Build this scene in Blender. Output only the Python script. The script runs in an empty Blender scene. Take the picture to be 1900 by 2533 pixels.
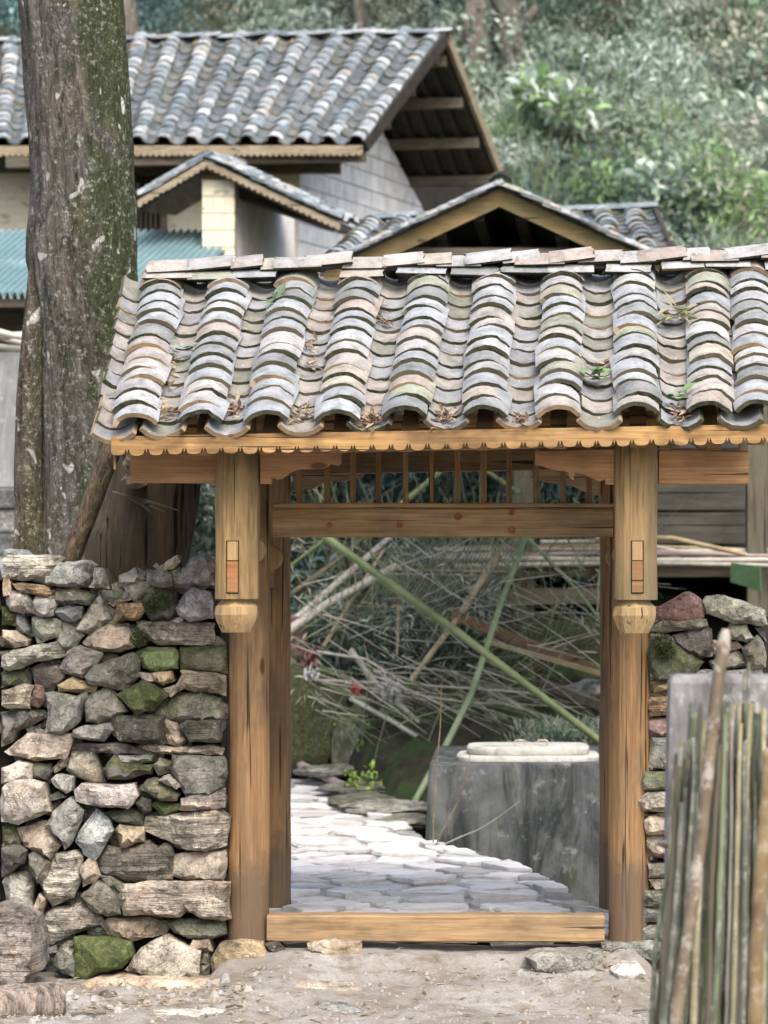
import bpy, bmesh, math, random
import numpy as np
from mathutils import Vector, Matrix, noise
from mathutils.geometry import delaunay_2d_cdt

random.seed(7)
rad = math.radians
U = random.uniform
scene = bpy.context.scene
C = scene.collection

# ------------------------------------------------------------------ camera
FPX, XV, YH, EYE = 6358.0, 1250.0, 1390.0, 1.618      # focal length in photo pixels, eye level
cam_d = bpy.data.cameras.new("camera")
cam_d.sensor_fit = 'HORIZONTAL'; cam_d.sensor_width = 36.0
cam_d.lens = 36.0 * FPX / 1900.0
cam_d.shift_x = -(XV - 950.0) / 1900.0
cam_d.shift_y = (YH - 1266.5) / 1900.0
cam_d.clip_end = 400.0
cam_d.dof.use_dof = True; cam_d.dof.focus_distance = 10.7; cam_d.dof.aperture_fstop = 5.0
cam = bpy.data.objects.new("camera", cam_d); C.objects.link(cam)
cam.location = (0, 0, EYE); cam.rotation_euler = (rad(90), 0, 0)
scene.camera = cam

# ------------------------------------------------------------------ sky, sun, exposure
SUN_EL, SUN_AZ = rad(55), rad(161)                    # behind the camera, veiled by thin cloud
w = bpy.data.worlds.new("World"); scene.world = w; w.use_nodes = True
bg = w.node_tree.nodes["Background"]
sky = w.node_tree.nodes.new("ShaderNodeTexSky"); sky.sky_type = 'NISHITA'; sky.sun_disc = False
sky.sun_elevation = SUN_EL; sky.sun_rotation = SUN_AZ
sky.air_density = 1.0; sky.dust_density = 6.0; sky.ozone_density = 1.0
w.node_tree.links.new(sky.outputs[0], bg.inputs[0]); bg.inputs[1].default_value = 0.15
sl = bpy.data.lights.new("sun", 'SUN'); sl.energy = 1.1; sl.angle = rad(40); sl.color = (1.0, 0.98, 0.955)
sun = bpy.data.objects.new("sun", sl); C.objects.link(sun)
sdir = Vector((math.sin(SUN_AZ) * math.cos(SUN_EL), math.cos(SUN_AZ) * math.cos(SUN_EL), math.sin(SUN_EL)))
sun.rotation_euler = sdir.to_track_quat('Z', 'Y').to_euler()
sun.location = (-5, -5, 20)
scene.view_settings.view_transform = 'Standard'; scene.view_settings.look = 'None'
scene.view_settings.gamma = 1.0; scene.view_settings.use_curve_mapping = False
scene.view_settings.exposure = 1.15
scene.cycles.use_denoising = True
scene.cycles.max_bounces = 4; scene.cycles.diffuse_bounces = 3; scene.cycles.glossy_bounces = 2
scene.cycles.transparent_max_bounces = 4; scene.cycles.volume_bounces = 0

# ------------------------------------------------------------------ helpers
def at(px, py, D):                                     # a photo pixel at distance D, as a place in the world
    return Vector(((px - XV) * D / FPX, D, EYE + (YH - py) * D / FPX))

def tag(o, label=None, cat=None, group=None, kind=None):
    if label: o["label"] = label
    if cat: o["category"] = cat
    if group: o["group"] = group
    if kind: o["kind"] = kind
    return o

def empty(name, loc, label=None, cat=None, group=None):
    o = bpy.data.objects.new(name, None); C.objects.link(o); o.location = loc
    o.empty_display_size = 0.1
    return tag(o, label, cat, group)

WL = {}                                                # world location of every object
def wloc(o):
    if o is None: return Vector((0, 0, 0))
    return WL.get(o.name, Vector(o.location))

def place(name, me, loc, parent=None, rot=None):
    o = bpy.data.objects.new(name, me); C.objects.link(o)
    WL[o.name] = Vector(loc)
    if parent is not None:
        o.parent = parent; o.location = Vector(loc) - wloc(parent)
    else: o.location = loc
    if rot is not None: o.rotation_euler = rot
    return o

class MB:
    """collects geometry in world coordinates; build() makes one mesh object of it"""
    def __init__(s): s.v = []; s.f = []; s.m = []
    def add(s, vs, fs, mi=0):
        k = len(s.v); s.v += [tuple(v) for v in vs]
        s.f += [tuple(i + k for i in f) for f in fs]; s.m += [mi] * len(fs); return s
    def box(s, x0, x1, y0, y1, z0, z1, mi=0):
        vs = [(x, y, z) for z in (z0, z1) for y in (y0, y1) for x in (x0, x1)]
        return s.add(vs, [(0, 2, 3, 1), (4, 5, 7, 6), (0, 1, 5, 4), (2, 6, 7, 3), (0, 4, 6, 2), (1, 3, 7, 5)], mi)
    def hexa(s, p, mi=0):                              # 8 corners: bottom ring 4, top ring 4
        return s.add(p, [(3, 2, 1, 0), (4, 5, 6, 7), (0, 1, 5, 4), (1, 2, 6, 5), (2, 3, 7, 6), (3, 0, 4, 7)], mi)
    def beam(s, a, b, wd, ht, up=(0, 0, 1), mi=0):     # square timber between two points
        a = Vector(a); b = Vector(b); d = (b - a).normalized(); sd = d.cross(Vector(up)).normalized(); u = sd.cross(d)
        p = [q + sd * i * wd / 2 + u * j * ht / 2 for q in (a, b) for i, j in ((-1, -1), (1, -1), (1, 1), (-1, 1))]
        return s.hexa(p, mi)
    def prism(s, poly, y0, y1, mi=0):                  # outline (x, z) with thickness along y
        n = len(poly)
        vs = [(x, y0, z) for x, z in poly] + [(x, y1, z) for x, z in poly]
        fs = [tuple(range(n)), tuple(range(2 * n - 1, n - 1, -1))] + [(i, i + n, (i + 1) % n + n, (i + 1) % n) for i in range(n)]
        return s.add(vs, fs, mi)
    def tube(s, pts, rs, seg=8, cap=True, mi=0, jit=0, seed=0):
        pts = [Vector(p) for p in pts]; n = len(pts)
        if not isinstance(rs, (list, tuple)): rs = [rs] * n
        vs = []; ref = None
        for i, p in enumerate(pts):
            d = (pts[min(i + 1, n - 1)] - pts[max(i - 1, 0)]).normalized()
            if ref is None: ref = Vector((1, 0, 0)) if abs(d.x) < .8 else Vector((0, 1, 0))
            a = (ref - d * ref.dot(d)).normalized(); b = d.cross(a); ref = a
            for k in range(seg):
                t = 2 * math.pi * k / seg; r = rs[i]
                if jit: r *= 1 + jit * noise.noise(Vector((math.cos(t) * 1.5 + seed, math.sin(t) * 1.5, p.length * 3)))
                vs.append(p + a * (math.cos(t) * r) + b * (math.sin(t) * r))
        fs = [(i * seg + k, i * seg + (k + 1) % seg, (i + 1) * seg + (k + 1) % seg, (i + 1) * seg + k) for i in range(n - 1) for k in range(seg)]
        if cap: fs += [tuple(range(seg - 1, -1, -1)), tuple((n - 1) * seg + k for k in range(seg))]
        return s.add(vs, fs, mi)
    def build(s, name, mats, parent=None, bevel=0, smooth=None, color=None, at_loc=None):
        vs = s.v
        xs = [v[0] for v in vs]; ys = [v[1] for v in vs]; zs = [v[2] for v in vs]
        c = Vector(at_loc) if at_loc is not None else Vector(((min(xs) + max(xs)) / 2, (min(ys) + max(ys)) / 2, min(zs)))
        me = bpy.data.meshes.new(name)
        me.from_pydata([(v[0] - c.x, v[1] - c.y, v[2] - c.z) for v in vs], [], s.f)
        if not isinstance(mats, (list, tuple)): mats = [mats]
        for m in mats: me.materials.append(m)
        if len(mats) > 1: me.polygons.foreach_set("material_index", s.m)
        bm = bmesh.new(); bm.from_mesh(me)
        bmesh.ops.recalc_face_normals(bm, faces=bm.faces)
        if bevel:
            bmesh.ops.bevel(bm, geom=list(bm.edges), offset=bevel, segments=2, affect='EDGES', profile=.6, clamp_overlap=True)
        bm.to_mesh(me); bm.free()
        if smooth is not None:
            me.polygons.foreach_set("use_smooth", [True] * len(me.polygons)); me.set_sharp_from_angle(angle=rad(smooth))
        o = place(name, me, c, parent)
        if color: o.color = color
        return o

def nz(x, y, z, s=1.0): return noise.noise(Vector((x * s, y * s, z * s)))
def fb(x, y, z, s=1.0, o=4): return noise.fractal(Vector((x * s, y * s, z * s)), 1.0, 2.0, o)

# ------------------------------------------------------------------ materials
class G:
    def __init__(s, name, rough=.8, spec=.3):
        s.m = bpy.data.materials.new(name); s.m.use_nodes = True; s.nt = s.m.node_tree
        s.b = s.nt.nodes["Principled BSDF"]; s.b.inputs["Roughness"].default_value = rough
        s.b.inputs["Specular IOR Level"].default_value = spec
        s.pos = s.nt.nodes.new("ShaderNodeNewGeometry").outputs["Position"]
        s.oi = None
    def _set(s, sock, v):
        if isinstance(v, bpy.types.NodeSocket): s.nt.links.new(v, sock)
        elif v is not None:
            if isinstance(v, (tuple, list)) and len(v) == 3 and sock.type == 'RGBA': v = (*v, 1)
            sock.default_value = v
    def info(s):
        if s.oi is None: s.oi = s.nt.nodes.new("ShaderNodeObjectInfo")
        return s.oi
    def vec(s, scale=(1, 1, 1), src=None, shift=True):
        n = s.nt.nodes.new("ShaderNodeMapping"); s._set(n.inputs["Vector"], src or s.pos); n.inputs["Scale"].default_value = scale
        return n.outputs[0]
    def noise(s, scale, detail=4, rough=.55, vec=None, dist=0):
        n = s.nt.nodes.new("ShaderNodeTexNoise"); s._set(n.inputs["Vector"], vec or s.pos)
        n.inputs["Scale"].default_value = scale; n.inputs["Detail"].default_value = detail
        n.inputs["Roughness"].default_value = rough; n.inputs["Distortion"].default_value = dist
        return n.outputs[0]
    def voro(s, scale, vec=None, feature='F1', out=0, rnd=1):
        n = s.nt.nodes.new("ShaderNodeTexVoronoi"); n.feature = feature; s._set(n.inputs["Vector"], vec or s.pos)
        n.inputs["Scale"].default_value = scale; n.inputs["Randomness"].default_value = rnd
        return n.outputs[out]
    def ramp(s, fac, stops, interp='LINEAR'):
        n = s.nt.nodes.new("ShaderNodeValToRGB"); s._set(n.inputs[0], fac); cr = n.color_ramp; cr.interpolation = interp
        while len(cr.elements) < len(stops): cr.elements.new(.5)
        for e, (p, c) in zip(cr.elements, stops):
            e.position = p; e.color = (c, c, c, 1) if not isinstance(c, (tuple, list)) else (*c, 1)[:4]
        return n.outputs[0]
    def mix(s, fac, a, b, mode='MIX'):
        n = s.nt.nodes.new("ShaderNodeMix"); n.data_type = 'RGBA'; n.blend_type = mode
        s._set(n.inputs[0], fac); s._set(n.inputs[6], a); s._set(n.inputs[7], b); return n.outputs[2]
    def math(s, op, a, b=0.0):
        n = s.nt.nodes.new("ShaderNodeMath"); n.operation = op; s._set(n.inputs[0], a); s._set(n.inputs[1], b); return n.outputs[0]
    def normal_axis(s, ax):
        g = s.nt.nodes.new("ShaderNodeNewGeometry"); x = s.nt.nodes.new("ShaderNodeSeparateXYZ")
        s.nt.links.new(g.outputs["Normal"], x.inputs[0]); return x.outputs[ax]
    def axis(s, ax):
        x = s.nt.nodes.new("ShaderNodeSeparateXYZ"); s.nt.links.new(s.pos, x.inputs[0]); return x.outputs[ax]
    def bump(s, h, strength=.5, dist=.01, prev=None):
        n = s.nt.nodes.new("ShaderNodeBump"); s._set(n.inputs["Height"], h); n.inputs["Strength"].default_value = strength
        n.inputs["Distance"].default_value = dist
        if prev is not None: s._set(n.inputs["Normal"], prev)
        s.nt.links.new(n.outputs[0], s.b.inputs["Normal"]); return n.outputs[0]
    def out(s, col=None, rough=None):
        if col is not None: s._set(s.b.inputs["Base Color"], col)
        if rough is not None: s._set(s.b.inputs["Roughness"], rough)
        return s.m

def wood(name, axis, dark, mid, light, weather=.5, wcol=(.13, .105, .07), scale=1.0, rough=.65, mud=False):
    g = G(name, rough, .3)
    sc = {'x': (1.6, 26, 26), 'y': (26, 1.6, 26), 'z': (26, 26, 1.6)}[axis]
    v = g.vec(tuple(q * scale for q in sc))
    a = g.noise(1.0, 3, .6, v, .6); b = g.noise(3.4, 2, .6, v, .2)
    col = g.ramp(a, [(.25, dark), (.5, mid), (.78, light)])
    col = g.mix(g.ramp(b, [(.3, .6), (.6, 0)]), col, dark)
    hair = g.noise(1.0, 2, .6, g.vec({'x': (3, 95, 95), 'y': (95, 3, 95), 'z': (95, 95, 3)}[axis]))
    col = g.mix(g.ramp(hair, [(.33, .45), (.47, 0)]), col, tuple(q * .6 for q in dark))
    col = g.mix(g.ramp(hair, [(.56, 0), (.72, .25)]), col, tuple(min(1, q * 1.2) for q in light))
    cloud = g.noise(2.2, 3, .6)
    col = g.mix(g.ramp(cloud, [(.4, 0), (.7, 1)]), col, g.mix(.5, col, wcol))
    streak = g.noise(.8, 4, .7, g.vec({'x': (.8, 5, 7), 'y': (6, .8, 6), 'z': (7, 7, .8)}[axis]))
    col = g.mix(g.math('MULTIPLY', g.ramp(streak, [(.48, 0), (.75, 1)]), weather), col, wcol)
    blot = g.noise(4.5, 4, .75, g.vec({'x': (.5, 1, 1), 'y': (1, .5, 1), 'z': (1, 1, .35)}[axis]))
    col = g.mix(g.ramp(blot, [(.49, 0), (.64, .9 * weather)]), col, g.mix(.65, col, tuple(q * .45 for q in wcol)))
    chk = g.noise(1.0, 2, .5, g.vec({'x': (.9, 48, 48), 'y': (48, .9, 48), 'z': (48, 48, .9)}[axis]), .3)
    col = g.mix(g.ramp(chk, [(.335, .95), (.37, 0)]), col, tuple(q * .15 for q in dark))
    kn = g.voro(2.3, g.vec({'x': (.8, 2, 2), 'y': (2, .8, 2), 'z': (2, 2, .8)}[axis]))
    col = g.mix(g.ramp(kn, [(.05, .9), (.085, 0)]), col, tuple(q * .3 for q in dark))
    if mud:
        zf = g.math('ADD', g.axis(2), g.math('MULTIPLY', g.noise(7, 4, .7), -.5))
        col = g.mix(g.ramp(zf, [(0, .8), (.12, 0)]), col, (.12, .085, .055))
    g.bump(g.math('ADD', a, g.math('ADD', g.math('MULTIPLY', b, .5), g.math('MULTIPLY', chk, .8))), .5, .006)
    g._set(g.b.inputs["Roughness"], g.ramp(a, [(.2, rough + .15), (.8, rough - .08)]))
    return g.out(col)

PINE = ((.23, .13, .055), (.385, .24, .11), (.48, .33, .175))
M = {}
M['pine_x'] = wood('pine_grain_x', 'x', *PINE, weather=.55)
M['pine_y'] = wood('pine_grain_y', 'y', *PINE, weather=.5)
M['pine_z'] = wood('pine_grain_z', 'z', (.20, .105, .042), (.34, .195, .085), (.44, .28, .13), weather=.8, mud=True)
M['pine_grey_z'] = wood('weathered_pine_z', 'z', (.20, .125, .05), (.32, .215, .095), (.41, .295, .145), weather=1.0, wcol=(.15, .13, .085))
M['pine_pink'] = wood('sawn_pine_pinkish', 'x', (.33, .165, .07), (.48, .265, .12), (.56, .34, .175), weather=.5, wcol=(.18, .10, .055))
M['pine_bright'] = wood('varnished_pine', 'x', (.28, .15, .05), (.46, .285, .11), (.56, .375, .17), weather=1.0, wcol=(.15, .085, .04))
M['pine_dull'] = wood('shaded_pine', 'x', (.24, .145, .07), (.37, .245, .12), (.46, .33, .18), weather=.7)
M['finial'] = wood('carved_pine', 'z', (.32, .205, .09), (.42, .285, .135), (.49, .36, .19), weather=.5, wcol=(.2, .16, .09), scale=.6)
M['sill'] = wood('scuffed_sill_pine', 'x', (.26, .16, .075), (.40, .265, .135), (.49, .345, .195), weather=.8, wcol=(.19, .145, .09))
M['peg_dark'] = wood('peg_end_grain', 'x', (.24, .10, .04), (.34, .16, .06), (.42, .22, .09), weather=.3)
M['old_x'] = wood('old_timber_x', 'x', (.085, .065, .045), (.14, .11, .08), (.21, .17, .125), weather=.6, wcol=(.09, .10, .07))
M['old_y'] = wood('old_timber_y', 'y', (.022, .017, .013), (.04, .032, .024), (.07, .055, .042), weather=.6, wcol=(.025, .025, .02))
M['old_z'] = wood('old_timber_z', 'z', (.085, .065, .045), (.14, .11, .08), (.21, .17, .125), weather=.6, wcol=(.09, .11, .07))
M['barge'] = wood('bargeboard_timber', 'x', (.16, .10, .04), (.27, .18, .075), (.36, .25, .11), weather=.7, wcol=(.12, .13, .06))
M['pale_x'] = wood('bleached_board', 'x', (.22, .19, .13), (.34, .29, .20), (.44, .38, .27), weather=.6, wcol=(.22, .17, .10))
M['cut_dark'] = wood('dark_stump_wood', 'z', (.03, .021, .014), (.085, .055, .034), (.19, .125, .075), weather=.7, wcol=(.05, .052, .035), scale=.5, rough=.9)

g = G('knot', .6); M['knot'] = g.out(g.ramp(g.noise(60, 3), [(.35, (.13, .035, .015)), (.7, (.30, .11, .045))]))

# stones take their colour from the object, their moss from its alpha
def stone_mat(name, strata):
    g = G(name, .88, .25); oi = g.info()
    col = oi.outputs["Color"]; al = oi.outputs["Alpha"]
    off = g.nt.nodes.new("ShaderNodeVectorMath"); off.operation = 'ADD'
    cb = g.nt.nodes.new("ShaderNodeCombineXYZ"); r37 = g.math('MULTIPLY', oi.outputs["Random"], 37.0)
    for i in range(3): g.nt.links.new(r37, cb.inputs[i])
    g.nt.links.new(g.pos, off.inputs[0]); g.nt.links.new(cb.outputs[0], off.inputs[1]); pv = off.outputs[0]
    big = g.noise(8, 3, .65, pv); fine = g.noise(34, 4, .75, pv, .3); grit = g.noise(150, 2, .8, pv)
    c = g.mix(1, col, g.ramp(big, [(.3, .42), (.5, .95), (.7, 1.55)]), 'MULTIPLY')
    warm = g.noise(5.5, 2, .6, pv)
    c = g.mix(g.ramp(warm, [(.5, 0), (.68, .5)]), c, g.mix(1, c, (1.08, .93, .78), 'MULTIPLY'))
    c = g.mix(g.ramp(fine, [(.50, 0), (.68, .8)]), c, g.mix(1, c, (.38, .38, .40), 'MULTIPLY'))
    c = g.mix(g.ramp(fine, [(.30, .5), (.44, 0)]), c, g.mix(1, c, (1.4, 1.38, 1.32), 'MULTIPLY'))
    c = g.mix(g.ramp(grit, [(.34, .6), (.48, 0)]), c, g.mix(1, c, (.42, .42, .42), 'MULTIPLY'))
    lich = g.noise(22, 3, .8, pv)
    c = g.mix(g.ramp(lich, [(.62, 0), (.68, .6)]), c, (.44, .44, .40))
    h = g.math('ADD', g.math('MULTIPLY', fine, 1.0), g.math('MULTIPLY', grit, .3))
    if strata:
        lay = g.noise(1.0, 4, .7, g.vec((5, 5, 58), pv), 1.4)
        c = g.mix(g.ramp(lay, [(.32, .85), (.48, 0)]), c, g.mix(1, c, (.30, .26, .22), 'MULTIPLY'))
        c = g.mix(g.ramp(lay, [(.55, 0), (.7, .6)]), c, g.mix(1, c, (1.25, 1.2, 1.1), 'MULTIPLY'))
        h = g.math('ADD', h, g.math('MULTIPLY', lay, 1.6))
    cr = g.noise(5, 3, .6, g.vec((1, 1, 1.7), pv), .8)
    c = g.mix(g.ramp(cr, [(.482, 0), (.495, .6), (.505, .6), (.518, 0)]), c, g.mix(1, c, (.28, .26, .24), 'MULTIPLY'))
    mo = g.math('ADD', g.noise(10, 5, .8, pv), g.math('MULTIPLY', g.normal_axis(2), .12))
    mfac = g.ramp(g.math('ADD', mo, g.math('MULTIPLY', g.math('SUBTRACT', al, .56), .75)), [(.47, 0), (.70, 1)])
    mfac = g.math('MULTIPLY', mfac, .85)
    mcol = g.ramp(g.noise(40, 3, .75, pv), [(.32, (.016, .024, .008)), (.5, (.052, .066, .022)), (.7, (.135, .155, .055))])
    c = g.mix(mfac, c, mcol)
    g.bump(h, .9, .02)
    return g.out(c)
M['stone'] = stone_mat('fieldstone', False); M['strata'] = stone_mat('layered_stone', True)

g = G('wall_core', .95); M['core'] = g.out(g.ramp(g.noise(9, 5), [(.3, (.012, .011, .009)), (.7, (.045, .04, .03))]))

# roof tiles take their body colour from the object
def tile_mat(name, mossamt, bright):
    g = G(name, .82, .3); oi = g.info()
    big = g.noise(14, 3, .65); fine = g.noise(80, 3, .75)
    c = g.mix(1, oi.outputs["Color"], g.ramp(big, [(.28, .6 * bright), (.5, 1.0 * bright), (.74, 1.3 * bright)]), 'MULTIPLY')
    c = g.mix(g.ramp(g.noise(6, 4), [(.5, 0), (.66, .45)]), c, g.mix(.4, c, (.33, .285, .25)))
    c = g.mix(g.ramp(fine, [(.58, 0), (.72, .5)]), c, g.mix(1, c, (.4, .4, .38), 'MULTIPLY'))
    tc = g.nt.nodes.new("ShaderNodeTexCoord"); sx = g.nt.nodes.new("ShaderNodeSeparateXYZ"); g.nt.links.new(tc.outputs["Generated"], sx.inputs[0])
    rimf = g.math('ADD', g.noise(22, 4, .75), g.math('MULTIPLY', g.ramp(sx.outputs[1], [(0, 1), (.22, 0)]), .16))
    c = g.mix(g.ramp(rimf, [(.58, 0), (.68, mossamt)]), c, g.ramp(oi.outputs["Random"], [(0, (.11, .125, .06)), (.5, (.10, .10, .085)), (1, (.17, .15, .10))]))
    c = g.mix(g.ramp(g.noise(50, 2, .7), [(.66, 0), (.72, .5)]), c, (.5, .5, .47))
    g.bump(g.math('ADD', fine, big), .45, .004)
    return g.out(c)
M['tile'] = tile_mat('clay_tile', .55, 1.0)
M['tile_far'] = tile_mat('old_clay_tile', .75, .95)
g = G('tile_edge', .9, .2)
M['tile_edge'] = g.out(g.mix(g.ramp(g.noise(40, 4), [(.4, 0), (.7, .6)]),
    g.ramp(g.info().outputs["Random"], [(0, (.03, .034, .02)), (.35, (.05, .056, .03)), (.55, (.075, .07, .045)), (.75, (.12, .10, .065)), (.9, (.30, .21, .12))], 'CONSTANT'), (.13, .12, .085)))

# bark
def bark(name, mossy, base, lich=.9):
    g = G(name, .92, .2)
    v = g.vec((9, 9, 1.9)); ridge = g.noise(1.6, 5, .75, v, 1.2); plate = g.noise(1.0, 4, .7, g.vec((16, 16, 2.6)), 1.5)
    c = g.ramp(ridge, [(.28, tuple(q * .25 for q in base)), (.5, base), (.75, tuple(q * 1.9 for q in base))])
    c = g.mix(g.ramp(plate, [(.34, .85), (.47, 0)]), c, tuple(q * .2 for q in base))
    c = g.mix(g.ramp(g.noise(3.5, 3), [(.5, 0), (.68, .45)]), c, g.mix(1, c, (1.1, .9, .72), 'MULTIPLY'))
    nx = g.normal_axis(0)
    mf = g.math('ADD', g.math('MULTIPLY', nx, .30), g.noise(3.6, 5, .78))
    c = g.mix(g.math('MULTIPLY', g.ramp(mf, [(.45, 0), (.64, 1)]), mossy), c,
              g.ramp(g.noise(40, 4, .7), [(.3, (.014, .022, .008)), (.52, (.04, .056, .018)), (.75, (.10, .125, .045))]))
    spot = g.noise(13, 2, .5, g.vec((1, 1, .7)), .6)
    c = g.mix(g.math('MULTIPLY', g.ramp(spot, [(.66, 0), (.70, 1)]), lich), c, (.52, .52, .49))
    c = g.mix(g.math('MULTIPLY', g.ramp(g.noise(34, 4, .8), [(.55, 0), (.63, 1)]), lich * .8), c, (.34, .345, .30))
    g.bump(g.math('ADD', ridge, g.math('MULTIPLY', plate, 1.2)), 1.0, .05)
    return g.out(c)
M['bark'] = bark('mossy_bark', .85, (.12, .112, .10))
M['bark_thin'] = bark('lichen_bark', .45, (.115, .095, .072))
M['bark_pole'] = bark('pole_bark', .25, (.17, .125, .085), .3)
M['bark_far'] = bark('pale_far_bark', .3, (.25, .225, .205), .6)
M['log'] = bark('pale_log_bark', .0, (.36, .30, .25), .25)

# masonry, concrete, plaster, metal
def concrete(name, a, b, stain=(.05, .055, .05), samt=.6, vert=True, light=(.5, .5, .47), lamt=.5, moss=0.0, sc=1.0):
    g = G(name, .85, .25)
    c = g.ramp(g.noise(6 * sc, 6, .65), [(.3, a), (.7, b)])
    st = g.noise(1.0, 5, .75, g.vec((4.5 * sc, 4.5 * sc, .9 * sc) if vert else (4, 4, 4)), 1.4)
    c = g.mix(g.math('MULTIPLY', g.ramp(st, [(.42, 0), (.62, 1)]), samt), c, stain)
    sp = g.noise(7 * sc, 6, .72)
    c = g.mix(g.math('MULTIPLY', g.ramp(sp, [(.57, 0), (.66, 1)]), lamt), c, light)
    if moss: c = g.mix(g.math('MULTIPLY', g.ramp(g.noise(1, 6, .7, g.vec((7, 7, 2.2))), [(.58, 0), (.66, 1)]), moss), c, (.035, .05, .016))
    g.bump(g.noise(60 * sc, 5, .7), .35, .006)
    return g.out(c)
M['cistern'] = concrete('stained_cistern_concrete', (.05, .057, .058), (.125, .132, .128), (.016, .021, .021), .95, True, (.34, .34, .32), .35, .95, 1.0)
M['cistern_lid'] = concrete('lid_concrete', (.34, .34, .31), (.5, .5, .46), (.17, .18, .11), .6, False, (.55, .54, .5), .5, .3)
M['post_concrete'] = concrete('rough_post_concrete', (.15, .15, .15), (.28, .28, .275), (.05, .052, .05), .75, True, (.42, .42, .41), .6, 0, 1.8)
M['grey_concrete'] = concrete('grey_wall_concrete', (.24, .25, .25), (.36, .37, .37), (.10, .11, .11), .6)
g = G('cream_plaster_brick', .85)
br = g.nt.nodes.new("ShaderNodeTexBrick"); rotv = g.nt.nodes.new("ShaderNodeMapping"); rotv.inputs["Rotation"].default_value = (rad(90), 0, 0)
g.nt.links.new(g.pos, rotv.inputs[0]); g.nt.links.new(rotv.outputs[0], br.inputs[0])
br.inputs["Scale"].default_value = 3.0; br.inputs["Mortar Size"].default_value = .012
for i, cc in ((1, (.70, .64, .47, 1)), (2, (.66, .60, .44, 1)), (3, (.55, .50, .38, 1))): br.inputs[i].default_value = cc
dash = g.ramp(g.noise(1.0, 2, .5, g.vec((5, 5, 14))), [(.64, 0), (.69, 1)])
c = g.mix(g.math('MULTIPLY', dash, .6), br.outputs[0], (.20, .18, .12)); g.bump(g.noise(30, 4), .3, .01)
M['cream'] = g.out(g.mix(g.ramp(g.noise(1.3, 4), [(.4, 0), (.65, .45)]), c, (.60, .60, .55)))
g = G('white_block', .85); oi = g.info()
c = g.mix(1, oi.outputs["Color"], g.ramp(g.noise(5, 5, .65), [(.3, .8), (.7, 1.12)]), 'MULTIPLY')
c = g.mix(g.ramp(g.noise(1, 4, .6, g.vec((9, 9, 1.2))), [(.5, 0), (.75, .35)]), c, (.42, .40, .40)); g.bump(g.noise(40, 4), .3, .01)
M['block'] = g.out(c)
g = G('joint_mortar', .9); M['mortar'] = g.out(g.ramp(g.noise(20, 3), [(.3, (.33, .34, .36)), (.7, (.42, .43, .44))]))
g = G('teal_sheet', .5, .5); c = g.ramp(g.noise(3, 4), [(.3, (.12, .21, .23)), (.7, (.18, .28, .30))])
M['teal'] = g.out(g.mix(g.ramp(g.noise(1.5, 5, .7), [(.5, 0), (.7, .4)]), c, (.33, .44, .42)))
g = G('handle_steel', .5, .5); M['steel'] = g.out(g.ramp(g.noise(50, 3), [(.3, (.30, .25, .20)), (.7, (.48, .44, .38))]))
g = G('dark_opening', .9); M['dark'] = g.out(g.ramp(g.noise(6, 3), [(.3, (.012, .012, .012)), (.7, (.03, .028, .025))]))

# ground
g = G('dusty_earth', .95, .15)
big = g.noise(1.7, 4, .65); mid = g.noise(9, 4, .75); grit = g.noise(90, 3, .8); peb = g.noise(30, 2)
c = g.ramp(big, [(.3, (.185, .165, .14)), (.5, (.275, .262, .242)), (.72, (.37, .365, .355))])
c = g.mix(g.ramp(mid, [(.34, .8), (.55, 0)]), c, (.145, .115, .08))
c = g.mix(g.ramp(grit, [(.35, .6), (.5, 0)]), c, (.17, .15, .125))
c = g.mix(g.ramp(grit, [(.6, 0), (.75, .6)]), c, (.39, .38, .36))
g.bump(g.math('ADD', g.math('MULTIPLY', mid, 1.2), g.math('ADD', g.math('MULTIPLY', grit, .5), g.math('MULTIPLY', peb, .3))), .7, .015)
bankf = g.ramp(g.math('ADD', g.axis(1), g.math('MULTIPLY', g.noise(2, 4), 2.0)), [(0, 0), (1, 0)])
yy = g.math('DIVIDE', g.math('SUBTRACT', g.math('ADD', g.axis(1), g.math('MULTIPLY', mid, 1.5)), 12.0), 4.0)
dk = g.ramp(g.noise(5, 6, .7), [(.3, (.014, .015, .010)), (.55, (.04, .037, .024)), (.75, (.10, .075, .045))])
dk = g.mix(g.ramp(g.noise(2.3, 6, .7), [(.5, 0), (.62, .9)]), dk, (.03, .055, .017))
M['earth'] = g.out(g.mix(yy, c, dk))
g = G('hill_soil', .95); c = g.ramp(g.noise(.8, 6, .7), [(.3, (.03, .035, .02)), (.6, (.08, .085, .045)), (.8, (.15, .13, .08))]); M['hill'] = g.out(c)
def slab_mat(name, a, b, c3):
    g = G(name, .75, .3); oi = g.info()
    big = g.noise(5, 4, .7); lay = g.noise(1, 4, .7, g.vec((3, 14, 60)), 1.0); grit = g.noise(90, 3, .7)
    c = g.ramp(big, [(.28, a), (.5, b), (.75, c3)])
    c = g.mix(1, c, g.ramp(oi.outputs["Random"], [(0, .62), (.3, .9), (1, 1.12)]), 'MULTIPLY')
    c = g.mix(g.ramp(lay, [(.3, .5), (.42, 0)]), c, (.3, .27, .23))
    c = g.mix(g.ramp(grit, [(.62, 0), (.75, .4)]), c, (.25, .23, .2))
    g.bump(g.math('ADD', g.math('ADD', big, lay), g.math('MULTIPLY', grit, .4)), .8, .03)
    return g.out(c)
M['slab'] = slab_mat('pale_flagstone', (.46, .44, .40), (.70, .685, .66), (.80, .79, .775))
M['path_bed'] = slab_mat('path_bed', (.34, .31, .265), (.50, .475, .43), (.62, .60, .565))

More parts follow.
